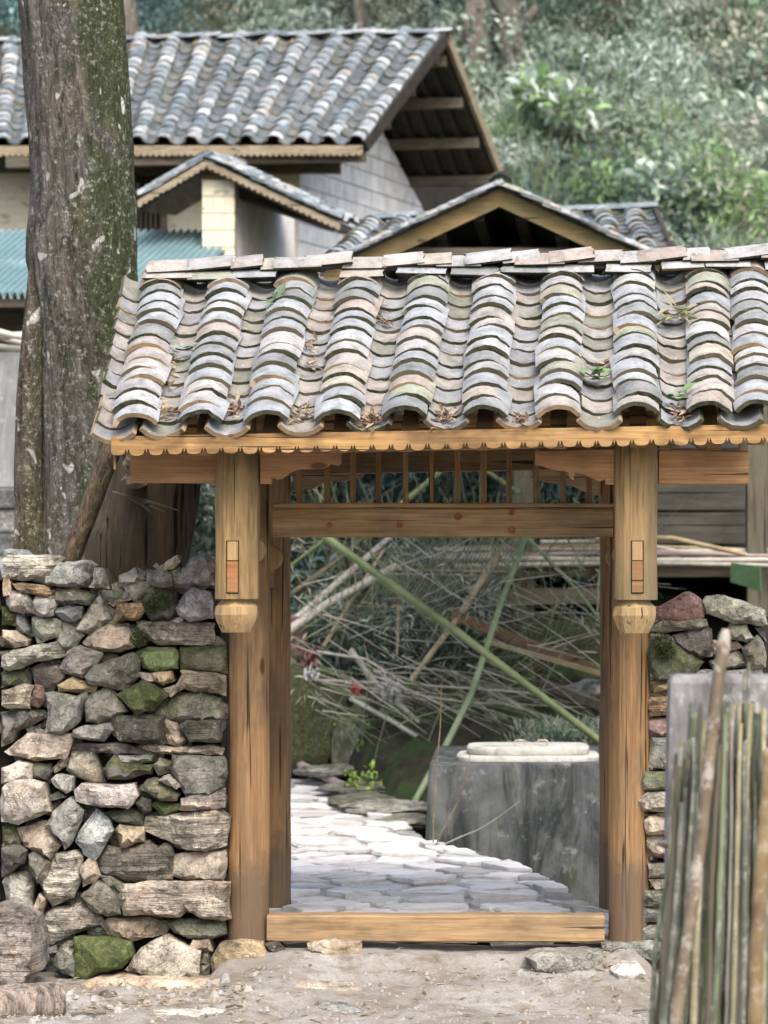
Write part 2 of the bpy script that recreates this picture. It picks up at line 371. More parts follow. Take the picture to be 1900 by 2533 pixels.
# bamboo, twigs and leaves
def cane(name, a, b, c3, ringc, sp=0.0):
    g = G(name, .5, .4)
    c = g.ramp(g.noise(5, 5, .65), [(.3, a), (.52, b), (.75, c3)])
    c = g.mix(g.ramp(g.noise(28, 5, .75), [(.58, 0), (.68, .7)]), c, ringc)
    if sp: c = g.mix(g.math('MULTIPLY', g.ramp(g.noise(17, 4, .8), [(.52, 0), (.60, 1)]), sp), c, (.58, .57, .52))
    g.bump(g.noise(40, 4, .6), .2, .004)
    return g.out(c)
M['bamboo_green'] = cane('green_bamboo', (.085, .12, .045), (.135, .175, .07), (.21, .24, .115), (.24, .23, .15))
M['bamboo_dull'] = cane('dull_green_bamboo', (.11, .15, .075), (.18, .23, .12), (.27, .30, .19), (.2, .2, .12))
M['bamboo_dry'] = cane('dry_bamboo', (.20, .15, .08), (.31, .25, .14), (.40, .34, .21), (.17, .13, .08))
M['bamboo_pale'] = cane('bleached_bamboo', (.27, .26, .22), (.40, .38, .33), (.50, .48, .43), (.22, .2, .16))
M['bamboo_purple'] = cane('purple_grey_bamboo', (.20, .15, .14), (.32, .25, .24), (.42, .35, .33), (.2, .16, .13))
M['reed'] = cane('weathered_reed', (.06, .07, .055), (.14, .15, .118), (.25, .245, .195), (.045, .048, .038), .3)
M['reed_dark'] = cane('dark_reed', (.035, .05, .035), (.07, .09, .06), (.13, .15, .10), (.04, .045, .03), .2)
M['reed_yellow'] = cane('yellowing_reed', (.19, .175, .10), (.31, .28, .165), (.40, .36, .24), (.10, .10, .06), .35)
M['lichen_stick'] = cane('lichened_stick', (.075, .055, .036), (.16, .125, .085), (.26, .215, .15), (.05, .042, .03), .42)
M['brown_cane'] = cane('brown_cane', (.12, .08, .042), (.21, .15, .075), (.29, .23, .13), (.09, .09, .05), .2)
M['twig'] = cane('grey_green_twig', (.05, .06, .04), (.125, .135, .095), (.26, .255, .19), (.08, .075, .055))
M['plank_grey'] = wood('grey_old_plank', 'x', (.055, .05, .042), (.10, .092, .078), (.15, .14, .118), weather=.7, wcol=(.06, .068, .05))
M['plank_red'] = wood('reddish_plank', 'x', (.09, .045, .022), (.17, .09, .045), (.26, .16, .085), weather=.4)
def attr_mat(name, rough=.55, trans=.25, spec=.4):
    g = G(name, rough, spec); a = g.nt.nodes.new("ShaderNodeAttribute"); a.attribute_name = "Col"
    g.b.inputs["Transmission Weight"].default_value = 0
    tr = g.nt.nodes.new("ShaderNodeBsdfTranslucent"); mx = g.nt.nodes.new("ShaderNodeMixShader"); mx.inputs[0].default_value = trans
    g.nt.links.new(a.outputs["Color"], tr.inputs[0]); o = g.nt.nodes["Material Output"]
    g.nt.links.new(g.b.outputs[0], mx.inputs[1]); g.nt.links.new(tr.outputs[0], mx.inputs[2]); g.nt.links.new(mx.outputs[0], o.inputs[0])
    return g.out(a.outputs["Color"])
M['leaf'] = attr_mat('leaf'); M['litter'] = attr_mat('dry_litter', .9, .1, .1)
def plain(name, col, rough=.7):
    g = G(name, rough); return g.out(g.ramp(g.noise(12, 4), [(.3, tuple(q * .75 for q in col)), (.7, col)]))
M['moss'] = plain('moss_cushion', (.045, .055, .018), .95)
M['pink'] = plain('pink_plastic', (.26, .15, .14)); M['red'] = plain('faded_red_cloth', (.18, .07, .07)); M['white_bag'] = plain('white_plastic', (.55, .55, .55), .45)
M['green_board'] = plain('green_painted_board', (.13, .24, .12)); M['scarlet'] = plain('scarlet_wrapper', (.36, .06, .045))

# ================================================================== THE SETTING
def lerp(a, b, t): return a + (b - a) * t
def smooth(t): t = max(0, min(1, t)); return t * t * (3 - 2 * t)
EDGE = [(11.0, .95), (11.9, .62), (12.1, .40), (13.5, .12), (15.1, -.46), (18.05, -1.08), (21, -1.75), (26, -2.9)]
def path_edge(y):
    if y <= EDGE[0][0]: return EDGE[0][1]
    for (a, xa), (b, xb) in zip(EDGE, EDGE[1:]):
        if y <= b: return lerp(xa, xb, (y - a) / (b - a))
    return EDGE[-1][1]
def ground_z(x, y):
    n = fb(x, y, 3.1, 1.3) * .04 + fb(x, y, 9.7, 6.0) * .022
    front = -.088 - .055 * smooth((10.72 - y) / .55)
    if y < 11.3:
        step = smooth((y - 10.72 - .05 * nz(x, 0, 0, 3)) / .13)
        z = lerp(front, -.035, step)
        foot = smooth((-1.16 - x) / .12) if x < 0 else smooth((x - .55) / .12)     # lower along the foot of the walls
        z = lerp(z, -.155, foot * smooth((y - 10.0) / .4)); step *= 1 - foot
        mound = .035 * math.exp(-((x + .98) / .28) ** 2 - ((y - 10.35) / .22) ** 2)      # trodden earth hump by the left post
        return z + n * (1 - .6 * step) + mound * (1 - step)
    e = path_edge(y); side = smooth((x - e) / .22)
    low = -.55 if y < 16.2 else lerp(-.55, .1, smooth((y - 16.2) / 1.0))
    bank = low + max(0, y - 17.0) * .26
    left = -.05 + smooth((e - 2.1 - x) / .6) * (.22 + max(0, y - 13) * .11)
    return lerp(left, min(bank, 2.6), side) + n * lerp(1, 3.5, side)

def ground_hit(px, py):                                   # where the line of sight meets the ground
    D = 9.0
    while D < 12 and at(px, py, D).z > ground_z(wx(px, D), D): D += .02
    return D
def wx(px, D): return (px - XV) * D / FPX
def grid(name, x0, x1, nx, y0, y1, ny, fz, mat):
    xs = np.linspace(x0, x1, nx); ys = np.linspace(y0, y1, ny)
    vs = [(x, y, fz(x, y)) for y in ys for x in xs]
    fs = [(j * nx + i, j * nx + i + 1, (j + 1) * nx + i + 1, (j + 1) * nx + i) for j in range(ny - 1) for i in range(nx - 1)]
    me = bpy.data.meshes.new(name); me.from_pydata(vs, [], fs); me.materials.append(mat)
    me.polygons.foreach_set("use_smooth", [True] * len(fs))
    return place(name, me, (0, 0, 0))
def warp(a, b, n, k, c):                                # more rows near c
    return [a + (b - a) * i / n for i in range(n + 1)]
# ground sheet: fine where one stands, and on to the foot of the hill
ys = [2.0, 4.0, 6.0, 7.5] + [8.2 + .045 * i for i in range(70)] + [11.35 + .11 * i for i in range(135)]
xs = [-40, -25, -14, -9, -6] + [-4.2 + .05 * i for i in range(145)] + [3.3, 4.5, 6, 9, 14, 25, 40]
vs = [(x, y, ground_z(x, y)) for y in ys for x in xs]; nx = len(xs)
fs = [(j * nx + i, j * nx + i + 1, (j + 1) * nx + i + 1, (j + 1) * nx + i) for j in range(len(ys) - 1) for i in range(nx - 1)]
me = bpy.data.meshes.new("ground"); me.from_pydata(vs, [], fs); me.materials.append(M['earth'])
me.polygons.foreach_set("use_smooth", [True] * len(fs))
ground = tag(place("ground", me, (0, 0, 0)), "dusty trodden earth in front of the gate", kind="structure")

def hill_z(x, y):
    z = 2.0 + (y - 25.6) * .26 if y < 35 else 2.0 + 9.4 * .26 + (y - 35) * .66
    return z + fb(x, y, 0, .22) * 1.1 + fb(x, y, 5, .9) * .25
def hill_hit(px, py):
    D = 26.0
    while D < 90 and at(px, py, D).z > hill_z(wx(px, D), D): D += .15
    return D
hill = tag(grid("hillside", -45, 45, 120, 25.6, 62, 80, hill_z, M['hill']), "steep hillside covered in undergrowth behind the houses", kind="structure")

# ------------------------------------------------------------------ flagstone path
def clip(poly, nx_, ny_, d):                            # keep nx*x + ny*y <= d
    out = []
    for (ax, ay), (bx_, by_) in zip(poly, poly[1:] + poly[:1]):
        da = nx_ * ax + ny_ * ay - d; db = nx_ * bx_ + ny_ * by_ - d
        if da <= 0: out.append((ax, ay))
        if da * db < 0:
            t = da / (da - db); out.append((lerp(ax, bx_, t), lerp(ay, by_, t)))
    return out
def cells(pts, x0, x1, y0, y1, rmax):
    res = []
    for i, (px, py) in enumerate(pts):
        poly = [(x0, y0), (x1, y0), (x1, y1), (x0, y1)]
        for j, (qx, qy) in enumerate(pts):
            if i == j or abs(qx - px) > rmax or abs(qy - py) > rmax: continue
            mx, my = (px + qx) / 2, (py + qy) / 2; poly = clip(poly, qx - px, qy - py, (qx - px) * mx + (qy - py) * my)
            if len(poly) < 3: break
        if len(poly) >= 3: res.append(poly)
    return res
rp = random.Random(3)
pts = []
for _ in range(9000):
    y = rp.uniform(11.12, 21.8); x = rp.uniform(path_edge(y) - 1.75, path_edge(y) + .02)
    d = .115 + .010 * (y - 11)
    if all(abs(x - a) > d * 2.1 or abs(y - b) > d for a, b in pts): pts.append((x, y))
mb = MB(); N = 40
for i in range(N + 1):
    y = 11.12 + (21.9 - 11.12) * i / N; e = path_edge(y)
    mb.v += [(e - 1.95, y, -.008), (e - .05, y, -.008), (e - .02, y, -.5)]
for i in range(N): mb.f += [(3 * i, 3 * i + 1, 3 * i + 4, 3 * i + 3), (3 * i + 1, 3 * i + 2, 3 * i + 5, 3 * i + 4)]
mb.m = [0] * len(mb.f)
path = tag(mb.build("path", M['path_bed']), "bright path of pale flagstones leading away beyond the gate", kind="structure")
def slab(poly, z, th, tilt, parent, name="flagstone", mat='slab', seed=0, shrink=.012, rag=.02, seg=.07):
    cx = sum(p[0] for p in poly) / len(poly); cy = sum(p[1] for p in poly) / len(poly)
    out = []
    for (ax, ay), (bx_, by_) in zip(poly, poly[1:] + poly[:1]):
        L = math.hypot(bx_ - ax, by_ - ay); k = max(1, int(L / seg))
        for q in range(k):
            t = q / k; x = lerp(ax, bx_, t); y = lerp(ay, by_, t); r = math.hypot(x - cx, y - cy) + 1e-6
            s = 1 - (shrink + rag * max(0, .5 + nz(x * 9 + seed, y * 9, seed))) / r
            out.append((cx + (x - cx) * s, cy + (y - cy) * s))
    n = len(out); tx, ty = tilt; mb = MB()
    def Z(x, y): return z + (x - cx) * tx + (y - cy) * ty
    top = [(cx + (x - cx) * .965, cy + (y - cy) * .965, Z(x, y) + .008 * nz(x * 6, y * 6, seed)) for x, y in out]
    rim = [(x, y, Z(x, y) - .013 + .008 * nz(x * 14, y * 14, seed)) for x, y in out]
    bot = [(cx + (x - cx) * .9, cy + (y - cy) * .9, Z(x, y) - th) for x, y in out]
    mid = (cx, cy, z + .012 * nz(cx, cy, seed))
    mb.v = [mid] + top + rim + bot
    mb.f = [(0, 1 + i, 1 + (i + 1) % n) for i in range(n)]
    for a in (1, 1 + n): mb.f += [(a + i, a + n + i, a + n + (i + 1) % n, a + (i + 1) % n) for i in range(n)]
    mb.m = [0] * len(mb.f)
    return mb.build(name, M[mat], parent, smooth=28)
for k, poly in enumerate(cells(pts, -6, 1.2, 11.1, 21.9, 1.1)):
    cx = sum(p[0] for p in poly) / len(poly); cy = sum(p[1] for p in poly) / len(poly)
    for (a, xa), (b, xb) in zip(EDGE, EDGE[1:]):        # cut by the path's edge
        if a - .3 <= cy <= b + .3:
            nxx, nyy = (b - a), -(xb - xa); L = math.hypot(nxx, nyy); nxx /= L; nyy /= L
            poly = clip(poly, nxx, nyy, nxx * xa + nyy * a + .05 * nz(cx, cy, 2, 3))
            if len(poly) < 3: break
    if len(poly) < 3: continue
    e = path_edge(cy); poly = [p for p in poly]
    if cx < e - 1.9: continue
    near = smooth((cx - e + .6) / .6)
    slab(poly, .008 + rp.uniform(-.010, .012) + .02 * near * rp.random(), .05, (rp.uniform(-.04, .04) - .03 * near, rp.uniform(-.05, .03)), path, seed=k, rag=.034, shrink=.003, seg=.05)
# stepped edge slabs beneath the path's rim
y = 12.15
while y < 20.5:
    e = path_edge(y)
    for lay in range(3):
        wd = rp.uniform(.16, .32); dp = rp.uniform(.22, .5); x = e + rp.uniform(-.18, -.06) + .05 * lay; yy = y + rp.uniform(-.12, .12)
        poly = [(x - wd, yy - dp / 2), (x + rp.uniform(.02, .1), yy - dp / 2 + rp.uniform(-.04, .06)), (x + rp.uniform(.06, .18), yy + rp.uniform(-.1, .1)), (x + rp.uniform(-.02, .08), yy + dp / 2), (x - wd, yy + dp / 2)]
        slab(poly, -.05 - .075 * lay + rp.uniform(-.01, .01), .06, (rp.uniform(-.04, .04), rp.uniform(-.04, .04)), path, seed=y * 7 + lay)
    y += rp.uniform(.28, .42)

# ================================================================== STONES
COL = dict(t=(.45, .37, .275), l=(.52, .485, .425), g=(.345, .34, .295), b=(.315, .325, .315), d=(.175, .17, .145), o=(.45, .345, .215), p=(.39, .355, .305),
           v=(.265, .265, .215), r=(.27, .185, .155), m=(.185, .215, .105), n=(.20, .255, .12), k=(.10, .097, .086), s=(.46, .41, .335))
def inside(pt, poly):
    x, y = pt; c = False; n = len(poly)
    for i in range(n):
        x1, y1 = poly[i]; x2, y2 = poly[i - 1]
        if (y1 > y) != (y2 > y) and x < (x2 - x1) * (y - y1) / (y2 - y1) + x1: c = not c
    return c
def seg_dist(p, poly):
    best = 9
    for (ax, ay), (bx_, by_) in zip(poly, poly[1:] + poly[:1]):
        dx, dy = bx_ - ax, by_ - ay; L = dx * dx + dy * dy + 1e-12
        t = max(0, min(1, ((p[0] - ax) * dx + (p[1] - ay) * dy) / L))
        best = min(best, math.hypot(p[0] - ax - dx * t, p[1] - ay - dy * t))
    return best
def stone(polypx, D, parent, key='g', moss=.3, strata=False, name="stone", bulge=None, back=.22, res=.021, seed=None, rag=.010, grow=1.0, facets=4):
    """a rough stone: the outline seen from the front, a faceted face, broken edges and a body behind"""
    seed = random.random() * 100 if seed is None else seed
    rs = random.Random(int(seed * 1000))
    s = D / FPX
    P = [((x - XV) * s, EYE + (YH - y) * s) for x, y in polypx]
    area = sum(a[0] * b[1] - b[0] * a[1] for a, b in zip(P, P[1:] + P[:1]))
    if area < 0: P.reverse()
    cx = sum(p[0] for p in P) / len(P); cz = sum(p[1] for p in P) / len(P)
    if grow != 1.0: P = [(cx + (x - cx) * grow, cz + (z - cz) * grow) for x, z in P]
    out = []
    for i, (ax, ay) in enumerate(P):
        bx_, by_ = P[(i + 1) % len(P)]; L = math.hypot(bx_ - ax, by_ - ay); k = max(1, int(round(L / (res * 1.15))))
        for q in range(k):
            t = q / k; x = lerp(ax, bx_, t); z = lerp(ay, by_, t)
            n1 = nz(x * 14 + seed, z * 14, seed) * rag + nz(x * 45, z * 45, seed) * rag * .4
            dx, dz = by_ - ay, ax - bx_; L2 = L + 1e-9
            out.append((x + dx / L2 * n1, z + dz / L2 * n1))
    w_ = max(p[0] for p in P) - min(p[0] for p in P); h_ = max(p[1] for p in P) - min(p[1] for p in P)
    minor = min(w_, h_); bulge = bulge if bulge is not None else min(.085, .035 + minor * .22)
    pl = []
    for _ in range(facets):
        a = rs.uniform(0, 2 * math.pi); sl_ = rs.uniform(.08, .55)
        pl.append((math.cos(a) * sl_, math.sin(a) * sl_, bulge * rs.uniform(.62, 1.05)))
    pts = list(out); nb = len(out)
    x = min(p[0] for p in P)
    while x < max(p[0] for p in P):
        z = min(p[1] for p in P)
        while z < max(p[1] for p in P):
            q = (x + rs.uniform(-.35, .35) * res, z + rs.uniform(-.35, .35) * res)
            if inside(q, out) and seg_dist(q, out) > res * .5: pts.append(q)
            z += res
        x += res
    r = delaunay_2d_cdt([Vector(p) for p in pts], [], [list(range(nb))], 1, 1e-5)
    V2, F2 = r[0], r[2]
    ed = max(.010, minor * .12); vs = []
    for v in V2:
        d = seg_dist((v.x, v.y), out); t = min(1, d / ed)
        h = bulge * math.sqrt(max(0, 1 - (1 - t) ** 2.2)) if t < 1 else bulge
        for a, b, c in pl:
            hh = c + a * (v.x - cx) + b * (v.y - cz)
            if hh < h: h = max(hh, -.02) * .9 + h * .1
        h += fb(v.x + seed, v.y, seed, 16, 3) * .012 * min(1, .3 + t)
        if strata: h += (abs(nz(v.x * 3 + seed, v.y * 34, seed)) - .3) * .035 * min(1, .35 + t)
        vs.append((v.x, D - h, v.y))
    nv = len(vs); fs = [tuple(f) for f in F2]
    # the outline as returned, walked round to close the body behind
    ring = list(range(nb))
    def bk(p, k, y): return (cx + (p[0] - cx) * k, y, cz + (p[1] - cz) * k)
    for k, y in ((1.0, D + .03), (.9, D + back * .7), (.55, D + back)): vs += [bk(out[i], k, y) for i in ring]
    for a in range(3):
        A = 0 if a == 0 else nv + (a - 1) * nb; B = nv + a * nb
        fs += [(A + i, A + (i + 1) % nb, B + (i + 1) % nb, B + i) for i in range(nb)]
    fs.append(tuple(nv + 2 * nb + i for i in range(nb)))
    mb = MB(); mb.v = vs; mb.f = fs; mb.m = [0] * len(fs)
    c = COL[key]; j = rs.uniform(.82, 1.15)
    o = mb.build(name, M['strata' if strata else 'stone'], parent, smooth=24,
                 color=(c[0] * j * rs.uniform(.95, 1.05), c[1] * j, c[2] * j * rs.uniform(.93, 1.07), moss))
    return o

def zpts(s, ox, oy, sc):
    v = [float(q) for q in s.replace('|', ' ').replace(',', ' ').split()]
    return [(ox + v[i] * sc, oy + v[i + 1] * sc) for i in range(0, len(v), 2)]

# outlines of the stones in the left wall, in the order they lie from the top
LW_A = """l 35,110 60,90 370,85 400,105 365,150 300,225 110,240 35,230;.05;S
g 285,215 375,130 560,125 600,150 570,265 540,280 285,285
b 25,50 60,40 140,50 170,85 60,92 25,95
p 600,170 650,165 690,295 560,290 590,240
o 60,260 150,265 300,290 315,330 290,355 110,300;.1;S
t 22,235 60,240 60,330 22,340
p 50,330 75,315 180,330 205,380 195,445 150,460 70,435 50,395
g 205,390 225,345 330,345 355,400 330,465 260,475 210,445;.4
d 330,310 480,290 600,330 570,395 350,400;.65
b 340,430 430,400 515,415 520,480 470,510 380,485 340,460
p 470,545 630,305 665,370 710,490 560,575 480,565;.05
g 665,370 735,430 725,480 700,460
v 640,310 810,320 800,350 700,380 665,360;.5
t 690,380 740,340 840,325 820,370 720,405
o 720,500 745,395 880,380 905,440 870,490 730,510;.2;S
p 755,215 850,170 910,195 930,240 780,285 755,270
l 785,290 830,265 950,250 970,290 860,375 830,360
v 920,180 1040,180 1080,225 1075,275 1010,285 935,250;.4
d 890,370 920,310 1000,290 1110,320 1110,430 1070,490 960,495 905,430;.6
t 1010,155 1120,90 1135,130 1090,165 1020,175
p 970,150 990,140 1012,170 1000,182
g 1048,170 1170,145 1200,105 1300,78 1350,100 1350,270 1190,290 1110,275;.15
b 1115,420 1170,330 1220,300 1320,320 1345,380 1340,480 1200,500 1130,460;.15
b 1095,492 1140,470 1155,497 1120,505
n 15,410 95,465 100,530 15,520;.9
b 90,450 150,450 215,590 190,605 110,565
g 210,480 240,465 380,500 390,560 360,600 240,635 210,560;.5
t 15,560 90,560 180,620 170,655 90,665 15,610
g 15,725 80,690 350,630 400,720 240,760 60,810 15,790;.15;S
v 355,620 395,510 470,540 530,590 470,670 380,710;.45
t 530,640 600,560 680,530 800,520 850,580 840,665 760,690 610,690;.05
s 875,505 1340,510 1345,600 1335,645 1000,645 920,600 890,560;.42;S
n 860,700 930,665 1090,665 1115,690 1115,800 1000,815 910,800;.5
v 1140,670 1420,660 1430,830 1300,820 1150,790;.75
g 380,795 430,690 500,655 640,700 640,720 520,860 410,825;.35
d 550,850 600,785 790,720 850,705 880,760 870,850 790,930 740,925 570,885;.5
d 205,800 270,770 370,770 405,840 390,870 320,945 220,895;.3
v 15,830 180,790 205,850 190,905 15,930;.65
o 370,905 460,855 610,910 590,950 380,945;.45
s 15,940 150,910 210,920 190,960 180,1050 60,1055 15,1030;.4;S
r 190,1010 225,905 270,920 275,1000 240,1045 195,1025
m 745,965 900,875 1060,960 1000,1030 860,1085;.8
p 865,825 950,835 960,880 910,880
o 960,830 1080,820 1100,880 1030,910 970,875
t 1035,925 1110,905 1140,845 1170,850 1165,920 1080,980
t 1150,815 1420,840 1425,970 1300,950 1170,930;.25;S
v 985,1085 1090,975 1260,945 1380,990 1410,1090 1390,1130 1150,1130 1010,1100;.55
g 280,960 330,945 480,980 540,955 550,1000 500,1130 470,1160 380,1215 290,1190 305,1070;.5
d 530,1010 600,960 700,910 740,970 800,1070 720,1110 620,1150 550,1130;.45
g 15,1080 200,1045 290,1090 280,1110 110,1200 80,1260 15,1280;.25
g 465,1190 540,1165 690,1145 710,1190 650,1260 500,1240 465,1225;.3
k 705,1110 850,1090 1030,1110 1035,1270 880,1275 760,1250 710,1205;.4
t 1030,1125 1120,1145 1170,1250 1130,1295 1050,1275;.05
d 1140,1160 1180,1130 1385,1135 1385,1260 1200,1265;.55;S
s 40,1325 180,1215 450,1220 440,1290 400,1370 230,1385 70,1345;.4
p 445,1290 500,1270 800,1275 900,1320 890,1340 600,1335 460,1310;.2;S
s 905,1300 960,1275 1100,1295 1340,1290 1400,1310 1390,1345 1130,1350 930,1320;.25;S
l 755,1350 960,1340 955,1385 850,1405 770,1390;.05
t 335,1430 420,1340 435,1370 420,1420 350,1460;.2
v 425,1440 450,1330 590,1330 640,1440 670,1510 600,1545 480,1480;.4
d 650,1440 730,1350 780,1400 960,1415 950,1470 800,1500 690,1490;.7
v 970,1410 1010,1370 1090,1390 1085,1450 1000,1470;.5
v 1095,1350 1400,1360 1420,1470 1400,1590 1180,1600 1090,1450;.4
l 15,1430 110,1385 205,1410 190,1500 60,1535 15,1520;.1
d 205,1400 310,1400 330,1450 290,1500 215,1480;.5"""
LW_B = """l 15,50 60,10 160,0 250,20 270,110 290,180 200,210 110,250 15,240;.2
l 300,0 330,-25 420,-12 420,60 390,80 330,40;.05
l 440,60 480,20 640,35 780,20 795,90 740,165 590,155 450,125;.3
v 270,100 340,70 385,100 280,122;.5
g 265,270 310,190 410,110 490,180 480,240 420,360 380,400 350,330;.3
b 440,360 500,260 570,180 640,240 660,300 600,400 560,465 490,430;.05
d 615,190 740,170 840,180 830,260 700,250;.6
v 820,50 870,0 930,-5 1050,80 1030,120 940,120;.6
p 930,0 990,-35 1065,30 1030,55;.05
k 790,130 830,100 880,120 880,180 840,200;.4
n 890,150 930,120 1050,140 1055,170 960,220;.6
s 1060,110 1110,90 1310,55 1310,160 1180,175 1060,175;.15;S
s 850,300 870,220 1000,210 1260,155 1340,220 1320,380 1200,415 1090,400 960,340;.4;S
t 680,290 700,260 840,275 845,360 710,390;.4
t 100,290 270,245 350,380 300,470 240,440 150,380;.1
v 15,275 80,260 125,310 110,380 15,390;.7
d 15,400 110,390 160,415 140,490 15,560;.5
d 165,440 200,420 290,480 280,560 220,600 170,520;.3
l 240,600 330,440 440,410 485,450 470,590 430,680 310,730 270,680;.25;S
p 470,530 520,460 560,480 580,560 550,600 490,625;.05
d 580,480 640,380 760,400 870,360 920,400 950,370 990,380 1005,430 1000,580 880,595 740,590 590,540;.3;S
s 1015,440 1130,420 1310,410 1325,440 1300,590 1100,580 1015,560;.35
g 15,600 60,545 170,540 190,580 190,730 150,750 60,720;.25
s 705,680 730,620 860,605 1330,600 1320,810 1180,810 1090,770 1050,800 980,800 870,790 740,790;.22;S
v 480,680 560,600 640,590 710,650 700,780 630,800 530,750;.45
v 590,565 640,570 720,620 720,655 640,620;.4
t 190,760 230,670 265,700 250,760 240,830
l 240,830 310,745 470,725 560,780 605,840 450,890 310,950 250,930;.1;S
t 600,850 640,815 880,810 980,860 960,910 760,940 640,905;.15
v 960,825 1310,820 1325,900 1250,930 1110,930 1030,900;.6
n 430,1170 450,930 590,925 760,960 770,1030 700,1100 590,1130 500,1175;.85
l 745,1110 830,990 980,920 1100,980 1165,1010 1150,1150 1000,1170 850,1145;.22
t 1100,1000 1130,940 1220,940 1240,1005
g 1180,1010 1225,1010 1220,1080 1165,1080
v 1155,1150 1170,1080 1235,1080 1220,1155;.5
d 320,1080 350,990 440,1060 430,1150 370,1130;.3
v 350,980 400,940 450,950 445,1055 390,1040;.3
g 260,990 320,965 330,1010 270,1020"""
def wall_stones(txt, ox, oy, sc, D, parent, dj=.04, ext=0):
    for ln in txt.strip().split('\n'):
        parts = ln.split(';'); key = parts[0][0]; poly = zpts(parts[0][1:], ox, oy, sc)
        moss = float(parts[1]) if len(parts) > 1 and parts[1] else .12
        st = len(parts) > 2
        if ext: 
            mx = max(p[0] for p in poly)
            poly = [(x + ext if x > mx - 12 else x, y) for x, y in poly]
        stone(poly, D + U(-dj, dj), parent, key, moss, st, grow=1.065)
lwall = empty("dry_stone_wall", at(280, 2420, 11.05), "dry stone wall of mossy rubble left of the gate, topped with slabs", "stone wall")
wall_stones(LW_A, 0, 1340, .3918, 10.95, lwall)
wall_stones(LW_B, 0, 1930, .42194, 10.92, lwall)
# the wall goes on to the left, past the edge of the picture
rl = random.Random(11); z = 1395
while z < 2400:
    h = rl.uniform(45, 95); x = -10
    while x > -190:
        wd = rl.uniform(60, 150)
        poly = [(x - wd, z + rl.uniform(0, 14)), (x - wd * .6, z + rl.uniform(-8, 8)), (x - 4, z + rl.uniform(-6, 16)), (x + 2, z + h * .6), (x - wd * .3, z + h - 2), (x - wd * .95, z + h - rl.uniform(2, 16))]
        stone(poly, 10.95 + rl.uniform(-.04, .04), lwall, rl.choice("ggvdtlb"), rl.uniform(0, .6), rl.random() < .25, res=.04)
        x -= wd + 2
    z += h
for _ in range(120):                                      # small stones wedged in the gaps behind
    px, py, s_ = rl.uniform(8, 545), rl.uniform(1440, 2400), rl.uniform(20, 40)
    a0 = rl.uniform(0, 6); poly = [(px + s_ * rl.uniform(.8, 1.5) * math.cos(a0 + k * 1.05), py + s_ * rl.uniform(.6, .95) * math.sin(a0 + k * 1.05)) for k in range(6)]
    stone(poly, 11.02 + rl.uniform(-.015, .015), lwall, rl.choice("ggdvtpk"), rl.uniform(0, .5), res=.04, back=.1)
mb = MB()
top = [(-210, 1430), (0, 1430), (60, 1432), (180, 1470), (250, 1500), (330, 1465), (420, 1470), (545, 1470), (555, 2425), (-210, 2425)]
mb.prism([((x - XV) * 11.1 / FPX, EYE + (YH - y) * 11.1 / FPX) for x, y in top], 11.08, 11.45).build("wall_core", M['core'], lwall)

RW_A = """r 500,370 600,310 760,240 830,280 910,360 880,470 720,500 510,490;.1
r 440,370 505,370 510,480 440,505
g 890,320 920,280 1080,280 1210,310 1430,400 1450,530 1170,520 1050,470 930,420;.25
v 420,560 470,515 900,490 925,570 700,600 430,605;.25;S
t 385,620 520,605 555,640 500,680 395,690;.3
d 580,660 760,590 950,590 960,820 850,850 640,740;.3
v 370,790 430,700 560,640 700,730 880,870 800,990 640,1040 480,1030 400,960;.75
v 1100,590 1140,520 1280,530 1340,660 1280,700 1140,660;.5
t 960,680 1190,690 1240,740 1090,800 970,800
d 1250,750 1380,640 1440,700 1450,920 1320,930;.5
v 950,870 1200,780 1260,820 1300,900 1150,930 1000,960;.4
b 1350,570 1440,560 1460,690 1400,640
b 800,960 900,940 1100,960 1400,930 1420,1010 820,1010;.2"""
RW_B = """o 410,1060 550,1050 550,1150 440,1150 435,1100;.0;S
o 390,1160 550,1155 550,1200 400,1195;.0;S
o 360,1260 410,1200 550,1205 550,1360 400,1365 385,1290;.0;S
r 365,1430 420,1395 550,1390 550,1550 420,1560 375,1510;.0
g 400,1700 420,1570 550,1560 550,1850 390,1830;.1
v 310,1960 360,1880 540,1890 540,2050 330,2040;.6"""
RW_C = """l 610,100 680,40 815,35 815,190 640,190;.05
v 640,210 810,195 810,235 640,235;.5
s 645,270 690,235 810,230 805,380 670,380;.3
t 650,410 690,385 800,385 800,600 680,560;.1
v 680,620 800,615 795,740 690,740;.5
t 690,750 790,740 790,840 740,830;.1
v 640,900 660,840 790,840 790,980 650,970;.4;S
g 615,1010 650,980 790,980 785,1090 650,1090;.45
r 650,1095 785,1095 780,1130 660,1130
v 630,1150 700,1130 790,1130 780,1250 640,1240;.45"""
rwall = empty("dry_stone_wall", at(1760, 2380, 11.05), "dark rubble stone wall right of the gate, behind the foreground canes", "stone wall")
wall_stones(RW_A, 1500, 1400, .2712, 10.97, rwall, .03)
wall_stones(RW_B, 1500, 1400, .2712, 10.97, rwall, .03, 60)
wall_stones(RW_C, 1400, 1950, .3014, 10.95, rwall, .03, 60)
z = 1680
while z < 2390:
    h = rl.uniform(45, 90); x = 1712
    while x < 2040:
        wd = rl.uniform(60, 130)
        poly = [(x, z + rl.uniform(0, 14)), (x + wd * .6, z + rl.uniform(-8, 8)), (x + wd, z + rl.uniform(0, 16)), (x + wd - 3, z + h * .8), (x + wd * .3, z + h), (x + 4, z + h - rl.uniform(2, 16))]
        stone(poly, 10.97 + rl.uniform(-.03, .03), rwall, rl.choice("ggvdtb"), rl.uniform(0, .6), rl.random() < .25, res=.05)
        x += wd + 2
    z += h
mb = MB(); top = [(1628, 1560), (1700, 1520), (1850, 1520), (2050, 1540), (2050, 2425), (1625, 2425)]
